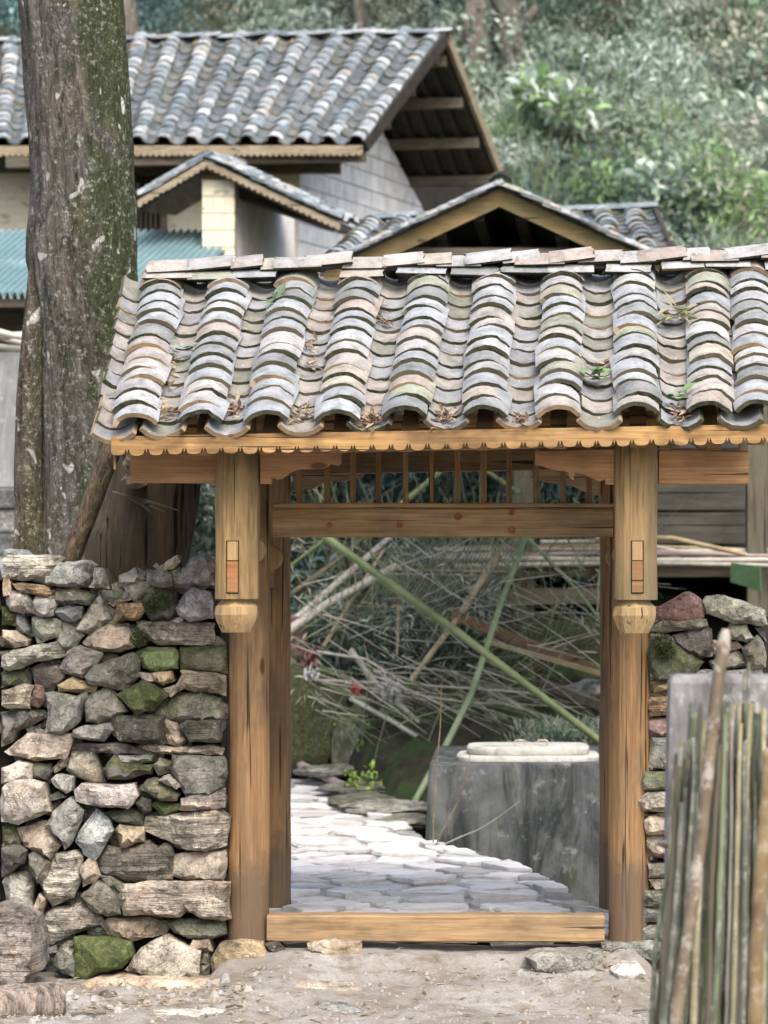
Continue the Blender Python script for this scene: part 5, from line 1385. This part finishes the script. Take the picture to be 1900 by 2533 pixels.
# lattice of slats
lat = empty("bamboo_lattice", at(1010, 1690, 19.8), "collapsed bamboo lattice of thin parallel slats leaning behind the poles", "lattice")
for i in range(34):
    t = i / 33; b = Vector(at(lerp(800, 1090, t), lerp(1640, 1705, t), 19.9)); tp = Vector(at(lerp(1010, 1330, t), lerp(1310, 1290, t), 20.5))
    tp = b.lerp(tp, rb.uniform(.85, 1.05))
    MB().beam(b, tp, .014, .008, up=(0, 1, 0)).build("slat", M['reed_dark' if i % 3 else 'twig'], lat)
for q in (.2, .45, .7):
    MB().tube([at(lerp(800, 1010, q), lerp(1640, 1310, q), 19.9 + .6 * q - .02), at(lerp(1090, 1330, q), lerp(1705, 1290, q), 19.9 + .6 * q - .02)], .009, 5).build("cross_slat", M['bamboo_dry'], lat)
# litter among the brush
mb = MB(); c = at(728, 1575, 19.3)
rings(mb, [[(c.x + (.11 + dr) * math.cos(a * math.pi / 10), c.y + (.11 + dr) * math.sin(a * math.pi / 10), c.z + dz) for a in range(20)] for dz, dr in ((-.22, -.03), (0, -.005), (.13, .01), (.145, .022), (.155, .012))])
tag(mb.build("plastic_bucket", M['pink'], smooth=40), "faded pink plastic bucket behind the left rear post", "bucket")
def crumple(name, px, py, D, w_, h_, mat, label, cat, seed):
    c = at(px, py, D); mb = MB(); n = 14; vs = []
    for i in range(n + 1):
        for j in range(n + 1):
            u, v = i / n - .5, j / n - .5
            vs.append((c.x + u * w_ * (1 + .4 * nz(v * 3, seed, 0)), c.y + .10 * fb(u * 4, v * 4, seed, 1, 3) + .25 * u * u, c.z + v * h_ * (1 + .5 * nz(u * 4, 2, seed)) + .05 * nz(u * 5, v * 5, seed)))
    mb.add(vs, [(i * (n + 1) + j, (i + 1) * (n + 1) + j, (i + 1) * (n + 1) + j + 1, i * (n + 1) + j + 1) for i in range(n) for j in range(n)])
    o = mb.build(name, M[mat], smooth=180)
    sm = o.modifiers.new("thick", 'SOLIDIFY'); sm.thickness = .006
    return tag(o, label, cat)
crumple("red_rag", 766, 1634, 18.9, .12, .17, 'red', "faded red rag hanging by the pink bucket", "rag", 2)
crumple("plastic_bag", 968, 1712, 18.3, .14, .11, 'white_bag', "crumpled white plastic bag on the brush pile", "plastic bag", 6)
crumple("scarlet_wrapper", 882, 1702, 18.5, .09, .045, 'scarlet', "bright red wrapper lying left of the white bag", "wrapper", 9)
crumple("plastic_scrap", 770, 1668, 18.6, .10, .05, 'white_bag', "pale plastic scrap on the moss below the red rag", "plastic scrap", 12)

# brush: twigs nobody could count
rt = random.Random(23); mb = MB()
def twig(p, d, L, r, n=4, bend=.25, mi=0):
    pts = [Vector(p)]; d = Vector(d).normalized()
    for i in range(n):
        d = (d + Vector((rt.uniform(-1, 1), rt.uniform(-1, 1), rt.uniform(-1, 1))) * bend).normalized(); pts.append(pts[-1] + d * L / n)
    mb.tube(pts, [r * (1 - .7 * i / n) for i in range(n + 1)], 4, cap=False, mi=mi); return pts
for _ in range(260):
    px, py = rt.uniform(690, 1540), rt.uniform(1300, 1800)
    if py > 1690 and px > 1160 and rt.random() < .8: continue
    if py > 1640 and px < 860: continue
    D = rt.uniform(17.4, 20.4)
    p = at(px, py, D)
    if p.z < ground_z(p.x, p.y) - .05: continue
    d = Vector((rt.uniform(-1, 1), rt.uniform(-.4, .4), rt.uniform(-.7, .7)))
    pt = twig(p, d, rt.uniform(.2, 1.0), rt.uniform(.002, .0055), 5, .16, rt.choice((0, 0, 0, 1, 1, 2)))
    for q in pt[1:-1]:
        if rt.random() < .6: twig(q, d + Vector((rt.uniform(-1, 1), 0, rt.uniform(-1, 1))), rt.uniform(.08, .3), .002, 3, .2, 0)
for _ in range(95):                                     # long canes sliding down to the right
    px, py = rt.uniform(760, 1250), rt.uniform(1640, 1760); D = rt.uniform(17.9, 19)
    p = at(px, py, D); twig(p, Vector((1, -.2, rt.uniform(-.75, -.15))), rt.uniform(.3, 1.1), rt.uniform(.0025, .0065), 5, .07, rt.choice((2, 0, 0, 1)))
for _ in range(120):                                     # stems hanging from above
    px = rt.uniform(700, 1530); D = rt.uniform(18.5, 21); p = at(px, rt.uniform(1120, 1330), D); twig(p, Vector((rt.uniform(-.5, .5), 0, -1)), rt.uniform(.3, 1.3), rt.uniform(.002, .005), 5, .13, rt.choice((0, 1)))
for _ in range(48):                                     # pale dry stalks lying through the heap
    px, py = rt.uniform(720, 1420), rt.uniform(1400, 1790); D = rt.uniform(17.4, 18.8); p = at(px, py, D)
    if p.z < ground_z(p.x, p.y) or (py > 1740 and px < 900): continue
    twig(p, Vector((1, rt.uniform(-.3, .3), rt.uniform(-.8, .5))), rt.uniform(.3, .9), rt.uniform(.002, .0045), 5, .10, 2)
brush = tag(mb.build("brush_pile", [M['twig'], M['bamboo_dull'], M['bamboo_pale']]), "tangled pile of thin bamboo twigs beyond the doorway", "brush pile", kind="stuff")

# ================================================================== VEGETATION
def foliage(name, clumps, mat, label=None, cat=None, kind=None, parent=None, seed=0):
    """clumps: (centre, radii, count, leaf length, width share, colours, drop)"""
    rg = np.random.default_rng(seed); VV = []; CC = []
    for c, R_, n, L, wf, cols, up in clumps:
        d = rg.normal(size=(n, 3)); d /= np.linalg.norm(d, axis=1)[:, None]
        rr = rg.uniform(.25, 1, n) ** .45
        p = np.array(c) + d * np.array(R_) * rr[:, None]
        dirv = d * .6 + rg.normal(size=(n, 3)) * .7 + np.array((0, 0, up)); dirv /= np.linalg.norm(dirv, axis=1)[:, None]
        nr = rg.normal(size=(n, 3)) * .6 + np.array((-.25, -.45, 1.0)); s = np.cross(dirv, nr); s /= np.linalg.norm(s, axis=1)[:, None] + 1e-9
        l = L * rg.uniform(.6, 1.35, n)[:, None]; m = p + dirv * l * .5 + np.cross(s, dirv) * l * .1
        q = np.stack([p, m + s * l * wf / 2, p + dirv * l, m - s * l * wf / 2], axis=1)
        VV.append(q.reshape(-1, 3)); cc = np.array(cols)[rg.integers(0, len(cols), n)] * rg.uniform(.65, 1.3, n)[:, None]
        CC.append(np.repeat(cc, 4, axis=0))
    V_ = np.concatenate(VV).astype(np.float32); K = np.concatenate(CC).astype(np.float32); nq = len(V_) // 4
    base = np.array((V_[:, 0].mean(), V_[:, 1].mean(), V_[:, 2].min()), dtype=np.float32)
    me = bpy.data.meshes.new(name); me.vertices.add(len(V_)); me.vertices.foreach_set("co", (V_ - base).ravel())
    me.loops.add(len(V_)); me.loops.foreach_set("vertex_index", np.arange(len(V_), dtype=np.int32))
    me.polygons.add(nq); me.polygons.foreach_set("loop_start", np.arange(0, 4 * nq, 4, dtype=np.int32)); me.polygons.foreach_set("loop_total", np.full(nq, 4, dtype=np.int32))
    me.update(); a = me.color_attributes.new("Col", 'FLOAT_COLOR', 'CORNER')
    a.data.foreach_set("color", np.concatenate([K, np.ones((len(K), 1), np.float32)], axis=1).ravel()); me.materials.append(mat)
    o = place(name, me, Vector([float(q) for q in base]), parent); return tag(o, label, cat, kind=kind)
SAGE = ((.27, .35, .275), (.19, .27, .20), (.35, .43, .345), (.43, .50, .42)); MID = ((.14, .225, .14), (.19, .29, .175), (.26, .365, .225))
DARK = ((.045, .09, .075), (.07, .12, .098), (.095, .155, .125)); BRIGHT = ((.25, .39, .165), (.32, .47, .205), (.21, .345, .155)); PALE = ((.45, .53, .48), (.54, .61, .55), (.35, .45, .40))
TEAL = ((.09, .18, .18), (.135, .245, .24), (.21, .33, .32)); STRAW = ((.37, .385, .30), (.30, .335, .25), (.42, .44, .36))
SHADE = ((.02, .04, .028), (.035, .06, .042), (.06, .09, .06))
rf = random.Random(41); cl = []
for _ in range(1150):
    px = rf.uniform(-100, 2020); D = rf.uniform(33.5, 49.5); x = wx(px, D); z = hill_z(x, D); py = YH - (z - EYE) * FPX / D
    if (px < 1020 and py > 150) or py > 680 or py < -130: continue
    R0 = rf.uniform(.25, .75) if rf.random() < .8 else rf.uniform(.8, 1.25)
    k = rf.random() * .55 + .45 * (.5 + .9 * nz(x * .35, D * .35, 3)); cols = DARK if k < .3 else MID if k < .42 else SAGE if k < .66 else PALE if k < .76 else STRAW if k < .84 else SAGE if k < .9 else BRIGHT
    if px < 560: cols = TEAL
    elif px < 1020 and cols in (BRIGHT, MID): cols = STRAW
    cl.append(((x, D, z + R0 * .3), (R0, R0, R0 * .75), int(420 * R0 * R0 + 90), rf.choice((.07, .09, .12, .17)), rf.uniform(.25, .55), cols, rf.uniform(-.2, .5)))
for _ in range(150):                                     # grass tufts
    px = rf.uniform(1080, 2000); D = rf.uniform(34, 47); x = wx(px, D)
    cl.append(((x, D, hill_z(x, D) + .12), (.5, .5, .15), 110, .45, .045, rf.choice((SAGE, STRAW, SAGE, BRIGHT, PALE)), 1.3))
foliage("undergrowth", cl, M['leaf'], "dense pale green undergrowth covering the hillside", "undergrowth", kind="stuff", seed=2)
for px, py, r_, par in ((345, 1578, 24, lwall), (395, 1484, 28, lwall), (1640, 1592, 26, rwall), (1650, 1612, 22, rwall), (375, 1500, 16, lwall)):   # tufts of moss growing on the wall stones
    c = at(px, py, 10.88); q = r_ * 10.88 / FPX; foliage("moss_tuft", [((c.x, c.y, c.z), (q, .03, q * .9), 700, .012, .3, ((.03, .045, .012), (.05, .07, .02), (.08, .10, .03)), -.3)], M['leaf'], parent=par, seed=px)
def shrub(name, px, py, D, R_, n, L, wf, cols, label, cat="shrub", up=.2, parts=5, seed=0):
    D = hill_hit(px, py); base = at(px, py, D); e = empty(name, base, label, cat); r = random.Random(seed); cl = []; mb = MB()
    for k in range(parts):
        c = base + Vector((r.uniform(-.6, .6) * R_, r.uniform(-.4, .4) * R_, r.uniform(.35, 1.5) * R_)); rr = R_ * r.uniform(.35, .6)
        cl.append((tuple(c), (rr, rr, rr * .8), n // parts, L, wf, cols, up)); mb.tube([base, base.lerp(c, .5) + Vector((.05, 0, .05)), c], [.03, .02, .006], 5, cap=False)
    foliage("foliage", cl, M['leaf'], parent=e, seed=seed); mb.build("stem", M['twig'], e); return e
shrub("leafy_shrub", 1375, 380, 36.0, .75, 420, .24, .42, PALE + BRIGHT, "pale broad leaved shrub standing out in the middle of the hillside", seed=1)
shrub("leafy_shrub", 1655, 620, 33.0, .9, 600, .2, .5, MID + PALE, "dense shrub with glossy grey green leaves right of the shed roof", seed=2)
shrub("leafy_shrub", 1800, 640, 32.5, .9, 900, .14, .3, BRIGHT, "bright yellow green shrub at the lower right of the hillside", seed=3, up=.7)
shrub("leafy_shrub", 1500, 560, 34.5, .6, 380, .16, .5, BRIGHT + MID, "low green shrub just above the shed's right roof", seed=4)
shrub("leafy_shrub", 1860, 560, 34.0, .75, 500, .2, .35, SAGE, "grey green shrub at the right border above the gate roof", seed=5)
shrub("palm_clump", 1255, 60, 50.0, .9, 160, .9, .06, TEAL + MID, "spiky palm like clump near the top beside the pale trunk", "plant", seed=6, up=.1)
def far_tree(px0, py0, px1, py1, D, r, label, seed, fork=None, crown=None):
    D0 = D; D = hill_hit(px0, py0); r = r * D / D0; b, t = at(px0, py0 + 10, D), at(px1, py1, D); e = empty("hillside_tree", b, label, "tree"); n = 10
    m = MB().tube([b.lerp(t, i / n) + Vector((.12 * nz(i * .4, seed, 0), 0, 0)) for i in range(n + 1)], [lerp(r * 1.15, r * .75, i / n) for i in range(n + 1)], 14, jit=.15, seed=seed)
    m.build("trunk", M['bark_far'], e, smooth=60)
    if fork:
        a = b.lerp(t, .45); c = at(*fork, D); MB().tube([a, a.lerp(c, .5) + Vector((.05, 0, .08)), c], [r * .55, r * .45, r * .3], 10, jit=.15).build("limb", M['bark_far'], e, smooth=60)
    rs = random.Random(seed)
    foliage("crown", [((t.x + rs.uniform(-2, 2), t.y + rs.uniform(-1, 1.5), t.z + rs.uniform(1.6, 4.2)), (1.1, 1.1, .8), 420, .17, .4, crown or (SAGE + TEAL), -.1) for _ in range(8)], M['leaf'], parent=e, seed=seed)
far_tree(1290, 215, 1232, -60, 46, .24, "pale leaning tree trunk on the hillside right of the house ridge", 1, (1330, 20))
far_tree(1178, 230, 1180, -60, 48, .26, "grey straight tree trunk just right of the big roof's ridge", 2, None, SAGE)
far_tree(1530, 70, 1512, -60, 54, .26, "pale tree trunk at the top middle of the hillside", 3)
far_tree(1795, 65, 1800, -60, 54, .38, "thick whitish tree trunk at the top right of the hillside", 4)
far_tree(330, 150, 300, -60, 52, .2, "teal leaved tree behind the big roof beside the mossy trunk", 6, None, TEAL)
far_tree(900, 130, 880, -60, 54, .12, "slim bare tree behind the ridge of the big roof", 7, None, SAGE)
# thicket that closes the view between yard and houses
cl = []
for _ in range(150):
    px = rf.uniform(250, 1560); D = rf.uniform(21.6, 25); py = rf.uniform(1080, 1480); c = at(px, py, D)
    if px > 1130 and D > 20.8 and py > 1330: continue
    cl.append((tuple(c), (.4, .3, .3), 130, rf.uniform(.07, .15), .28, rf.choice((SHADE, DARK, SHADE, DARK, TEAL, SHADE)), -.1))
for _ in range(130):
    px = rf.uniform(700, 1250); D = rf.uniform(19.2, 21); c = at(px, rf.uniform(1500, 1700), D); cl.append((tuple(c), (.25, .2, .15), 70, .07, .3, rf.choice((DARK, SHADE, SHADE)), 0))
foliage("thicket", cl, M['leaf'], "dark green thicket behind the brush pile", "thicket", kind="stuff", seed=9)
cl = []
for _ in range(260):                                     # bamboo tops added out of view behind the gate roof to shade the brush
    D = rf.uniform(15.3, 20.2); x = rf.uniform(-.95 + (18 - D) * .12, 1.5); cl.append(((x, D, rf.uniform(2.75, 2.8 + (D - 15.5) * .2)), (.4, .4, .16), 90, .16, .14, rf.choice((MID, DARK, SAGE)), -.5))
sunshade = empty("bamboo_sunshade", (.9, 18.5, .2), "added leafy bamboo tops hidden behind the gate roof to shade the brush", "bamboo grove")
foliage("foliage", cl, M['leaf'], parent=sunshade, seed=15)
for k in range(3):
    a = Vector((.90 + .07 * k, 18.9 + .1 * k, .2)); b = Vector((rf.uniform(-.3, 1.8), rf.uniform(16.5, 18.5), 3.05)); bamboo("culm", [a, Vector((a.x, a.y, 2.3)), a.lerp(b, .6) + Vector((0, 0, .95)), b], .022, 'bamboo_green', None, parent=sunshade, r2=.006)
cl = []
for _ in range(38):
    px = rf.uniform(720, 1490); D = rf.uniform(17.6, 20); py = rf.uniform(1320, 1720); c = at(px, py, D); cl.append((tuple(c), (.14, .12, .12), 16, .085, .13, rf.choice((SAGE, STRAW, MID, STRAW)), -.5))
foliage("brush_leaves", cl, M['leaf'], "withered narrow bamboo leaves caught in the brush pile", "leaves", kind="stuff", seed=19)
def weed(px, py, D, n, h, cols, label, seed):
    b = at(px, py, D); r = random.Random(seed); e = empty("weed", b, label, "weed"); cl = []; mb = MB()
    for _ in range(n):
        t = b + Vector((r.uniform(-.7, .7) * h, r.uniform(-.3, .3) * h, r.uniform(.3, 1.1) * h)); mb.tube([b, b.lerp(t, .6) + Vector((0, 0, .02)), t], [.004, .003, .0015], 4, cap=False)
        cl.append((tuple(t), (.03, .03, .03), 9, .045, .5, cols, .3))
    foliage("foliage", cl, M['leaf'], parent=e, seed=seed); mb.build("stem", M['bamboo_green'], e)
YG = ((.22, .34, .05), (.30, .42, .08), (.16, .28, .05))
weed(898, 1968, 17.4, 9, .17, YG, "yellow green weed growing at the path's edge", 1)
weed(886, 1860, 18.4, 5, .25, YG, "slender weed with lime leaves in front of the boulders", 2)
cl = []
for _ in range(26):
    px = rf.uniform(1290, 1460); D = rf.uniform(17.4, 18.4); c = at(px, rf.uniform(1800, 1850), D); cl.append((tuple(c), (.1, .1, .05), 60, .07, .12, rf.choice((MID, DARK, STRAW)), .9))
foliage("bank_grass", cl, M['leaf'], "green and straw coloured grass on the bank behind the cistern lid", "grass", kind="stuff", seed=12)
# bare saplings in front of the cistern
for k, (pts, lb) in enumerate((([at(1072, 2150, 14.6), at(1080, 1900, 14.6), at(1092, 1690, 14.6)], "thin bare sapling standing against the cistern's left corner"), ([at(1074, 2100, 14.55), at(1130, 1990, 14.5), at(1165, 1860, 14.4)], "thin dark sapling bending right across the cistern"), ([at(1092, 2092, 14.7), at(1190, 2050, 14.6), at(1285, 1982, 14.5)], "pale arched twig in front of the cistern's face"))):
    bamboo("bare_sapling", [pts[0], pts[0].lerp(pts[1], .5) + Vector((-.008, 0, 0)), pts[1], pts[1].lerp(pts[2], .5) + Vector((.008, 0, 0)), pts[2]], .0048, 'brown_cane' if k < 2 else 'bamboo_pale', lb, "sapling", None, 0, 6, .002)

# ================================================================== FOREGROUND
# concrete post with a bundle of canes at the right
post = empty("concrete_post", (wx(1790, 7.05), 7.05, -.2), "rough concrete slab post behind the bundle of canes at the right edge", "concrete post")
mb = MB(); rr = []
for z_, dx in ((-.3, 0), (.4, .004), (.9, 0), (wz(1690, 7), .003), (wz(1676, 7), .012), (wz(1671, 7), .025)):
    x0 = wx(1656, 7) - .012 * (1.3 - z_) + dx; x1 = x0 + .42 - dx
    rr.append([(x0 + .004 * nz(z_ * 5, 1, 0), 7.0 + dx, z_), (x1, 7.0 + dx, z_), (x1, 7.14 - dx, z_), (x0, 7.14 - dx, z_)])
rings(mb, rr).build("slab", M['post_concrete'], post, bevel=.008, smooth=40)
fence = empty("cane_bundle", (wx(1780, 6.9), 6.9, -.2), "bundle of weathered green canes standing in front of the concrete post", "cane bundle")
rc = random.Random(77)
for i in range(295):
    t = rc.random(); xt = lerp(1668, 1935, t) + rc.uniform(-6, 6); yt = rc.uniform(1730, 1900) if rc.random() < .7 else rc.uniform(1900, 2250)
    if xt < 1705: yt = rc.uniform(1830, 2080)
    xb = lerp(1618, 1930, t) + rc.uniform(-12, 12); D = rc.uniform(6.62, 6.94)
    a = at(xt, yt, D); b = at(xb, 2640, D - .05); m_ = a.lerp(b, .55) + Vector((rc.uniform(-.006, .012), 0, 0))
    r_ = rc.uniform(.0038, .0085); mt = rc.choice(('reed', 'reed', 'reed', 'reed_yellow', 'reed_dark', 'reed', 'bamboo_dull', 'bamboo_pale', 'old_z'))
    bend = Vector((rc.gauss(0, .007), 0, 0)); n = 12; pts = []; rs_ = []; nod = rc.randint(2, 4)
    for q in range(n + 1):
        u = q / n; pts.append(b.lerp(a, u) + bend * math.sin(u * math.pi) + Vector((.0025 * nz(u * 5, i, 0), 0, 0))); rs_.append(r_ * (1.12 - .35 * u) * (1.22 if q % nod == 0 else 1))
    MB().tube(pts, rs_, 7).build("cane", M[mt], fence, smooth=50)
for i, (xt, yt, xb, r_) in enumerate(((1852, 1640, 1838, .006), (1842, 1660, 1828, .005), (1815, 1700, 1800, .006))):
    MB().tube([at(xb, 2200, 6.9), at(xt, yt, 6.9)], [r_ * 1.2, r_ * .8], 7).build("cane", M['reed'], fence, smooth=50)
def stick(pts, D, r, mat, label, seed):
    P_ = [at(x, y, D) for x, y in pts]; Q = []; n = 8
    for a, b in zip(P_, P_[1:]): Q += [a.lerp(b, i / n) for i in range(n)]
    Q.append(P_[-1]); R_ = [r * (1 + .12 * nz(i * .5, seed, 0) + (.16 if i % 9 == 4 else 0)) for i in range(len(Q))]; R_[-1] *= .5
    return tag(MB().tube(Q, R_, 12, jit=.12, seed=seed).build("stake", M[mat], smooth=60), label, "stake")
stick([(1655, 2640), (1700, 2330), (1735, 2070), (1752, 1900), (1776, 1690), (1796, 1556)], 6.5, .0155, 'lichen_stick', "knotty lichen covered stake rising highest in front of the canes", 1)
stick([(1868, 2640), (1872, 2350), (1884, 2150), (1900, 1960), (1905, 1850)], 6.45, .019, 'brown_cane', "brown bamboo stake at the photo's right border", 3)
tag(MB().tube([at(1622, 2083, 6.9), at(1640, 2088, 6.92), at(1668, 2094, 6.97)], [.006, .010, .011], 10).build("peg", M['bamboo_pale'], smooth=50), "short white peg sticking out left of the concrete post", "peg")
tag(MB().tube([at(1606, 2495, 6.9), at(1622, 2512, 6.92), at(1650, 2530, 6.97)], [.006, .012, .012], 10).build("peg", M['bamboo_pale'], smooth=50), "stubby pale peg at the foot of the canes", "peg")

# stones under the gate and on the ground
def gstone(name, poly, D, key, moss, label, strata=False, bulge=.06, back=.25, sit=False):
    if sit: D = ground_hit(sum(p[0] for p in poly) / len(poly), max(p[1] for p in poly) - 8) + .05
    o = stone(poly, D, None, key, moss, strata, name=name, bulge=bulge, back=back); return tag(o, label, "stone")
gstone("base_stone", zpts("1235,1050 1280,960 1400,945 1540,945 1590,1060 1615,1130 1570,1158 1490,1160 1400,1132 1245,1125", 0, 1930, .42194), 10.86, 'o', .05, "orange tan base stone under the gate's left post", back=.4)
gstone("base_stone", zpts("290,1270 600,1255 780,1270 800,1330 740,1430 560,1420 330,1442", 1400, 1950, .3014), 10.9, 'g', .15, "grey and rusty base stone under the gate's right post", True, back=.4)
gstone("brown_stone", zpts("430,140 520,125 655,128 657,195 600,208 520,205 445,185", 500, 2250, .6028), 10.75, 't', .3, "brown block of stone lying under the sill's left part", back=.2, sit=True)
gstone("dark_stone", zpts("262,140 310,128 345,170 330,195 285,195", 500, 2250, .6028), 10.7, 'k', .1, "small dark stone between the left base stone and the brown block", back=.15, sit=True)
gstone("flat_stone", zpts("1330,190 1420,178 1645,182 1655,245 1500,277 1370,266", 500, 2250, .6028), 10.55, 'g', .05, "flat blue grey stone set into the earth step at the right", back=.3, sit=True)
gstone("half_buried_stone", zpts("385,1490 470,1455 600,1450 650,1530 560,1600 420,1600", 1400, 1950, .3014), 10.35, 'l', .1, "half buried pale stone below the right base stone", back=.2, sit=True)
gstone("dirt_ledge_rock", zpts("470,1200 560,1165 760,1160 1000,1172 1240,1180 1250,1235 1000,1245 760,1252 600,1290 510,1280", 0, 1930, .42194), 10.75, 't', .2, "low brown rock ledge under the left wall's foot", back=.4)
gstone("corner_boulder", zpts("-60,740 25,715 110,738 205,808 240,900 255,1000 250,1110 160,1195 60,1230 -60,1230", 0, 1930, .42194), 10.55, 'p', .15, "large brown grey boulder at the foot of the wall, left edge", True, .16, .3)
# cut log lying at the lower left
lg = empty("cut_log", at(90, 2500, 10.1), "short pale barked log lying at the lower left corner", "log")
a, b = at(-60, 2492, 10.05), at(150, 2476, 10.2); n = 14; d = (b - a).normalized()
MB().tube([a.lerp(b, i / n) for i in range(n + 1)], [.082 + .004 * nz(i * .6, 1, 1) - (.006 if i == n else 0) for i in range(n + 1)], 32, jit=.10, seed=5).build("bark", M['log'], lg, smooth=50)
MB().tube([b - d * .002, b + d * .004], [.07, .066], 28).build("cut_end", M['pale_x'], lg)
# slab outcrop lying in the dust
for k, (px, py, D, rx, ry, rz, key, lb) in enumerate(((430, 2505, 9.95, .28, .2, .03, 'l', "long flat pale rock showing through the dust at lower left"), (770, 2440, 10.15, .24, .12, .045, 's', "worn rock hump in the trodden earth left of centre"), (830, 2490, 9.9, .12, .1, .05, 'b', "white veined rock showing in the dirt at bottom centre"), (265, 2462, 10.3, .055, .05, .04, 'd', "rounded dark stone below the bright green stone"), (215, 2520, 9.9, .09, .06, .03, 'b', "pale slab scrap beside the log's cut end"))):
    D = ground_hit(px, py); o = rock("embedded_rock", px, py, D, rx, ry, rz, key, .05, lb, "rock", seed=80 + k, cut=.85); o.location.z -= rz * .55
# loose chips and pebbles
rg_ = random.Random(91); mb = MB()
def chip(x, y, s):
    z = ground_z(x, y); k = 6; a0 = rg_.uniform(0, 6); pts = [(x + s * rg_.uniform(.6, 1.1) * math.cos(a0 + i * math.pi / 3), y + s * rg_.uniform(.6, 1.1) * math.sin(a0 + i * math.pi / 3)) for i in range(k)]; h = s * rg_.uniform(.3, .8); j = [rg_.uniform(-.3, .3) * h for _ in range(k)]
    mb.add([(p[0], p[1], z - .005) for p in pts] + [(x + (p[0] - x) * .6, y + (p[1] - y) * .6, z + h + j[i]) for i, p in enumerate(pts)], [(i, (i + 1) % k, k + (i + 1) % k, k + i) for i in range(k)] + [tuple(range(k, 2 * k))], rg_.choice((0, 0, 1, 2)))
for _ in range(1500):
    y = rg_.uniform(9.4, 10.75); x = rg_.uniform(-2.2, .7)
    s = rg_.choice((.003, .004, .006, .010)) * rg_.uniform(.7, 1.2)
    if rg_.random() < .08 and x < -.9: s *= 2.2
    chip(x, y, s)
for _ in range(60): chip(rg_.uniform(-2.0, -1.0), rg_.uniform(10.3, 10.6), rg_.uniform(.012, .028))
pm = [plain('pebble_grey', (.36, .35, .33)), plain('pebble_tan', (.34, .29, .23)), plain('pebble_pale', (.38, .37, .35))]
tag(mb.build("loose_chips", pm), "loose stone chips and pebbles scattered over the dusty ground", "pebbles", kind="stuff")
A = leaf_arrays()
for _ in range(800):
    y = rg_.uniform(9.5, 10.9); x = rg_.uniform(-2.2, .6)
    if rg_.random() < .5: x = rg_.uniform(-2.0, -1.0); y = rg_.uniform(9.9, 10.5)
    if rg_.random() < .15: x, y = rg_.uniform(.1, .45), rg_.uniform(10.72, 10.86)
    add_leaf(A, (x, y, ground_z(x, y) + .006), (rg_.uniform(-1, 1), rg_.uniform(-1, 1), rg_.uniform(-.05, .15)), (0, 0, 1), rg_.uniform(.02, .06), rg_.uniform(.004, .014), rg_.choice(((.36, .30, .2), (.28, .22, .14), (.45, .40, .31), (.16, .12, .08))))
tag(leaf_obj(A, "ground_litter", M['litter']), "dry leaf and bark scraps scattered on the ground before the gate", "leaf litter", kind="stuff")
for k, (p0, p1, r_, lb) in enumerate((((175, 2470), (262, 2498), .008, "dark twig lying beside the log's cut end"), ((1566, 2440), (1640, 2428), .005, "curved thin twig on the dust near the canes"), ((560, 2500), (600, 2480), .006, "short grey stick on the pale rock at lower left"))):
    a, b = at(*p0, 10.0), at(*p1, 10.05); a.z = ground_z(a.x, a.y) + .012; b.z = ground_z(b.x, b.y) + .012
    tag(MB().tube([a, a.lerp(b, .5) + Vector((0, 0, .006)), b], [r_, r_ * .9, r_ * .6], 7).build("fallen_twig", M['old_x'], smooth=50), lb, "twig")
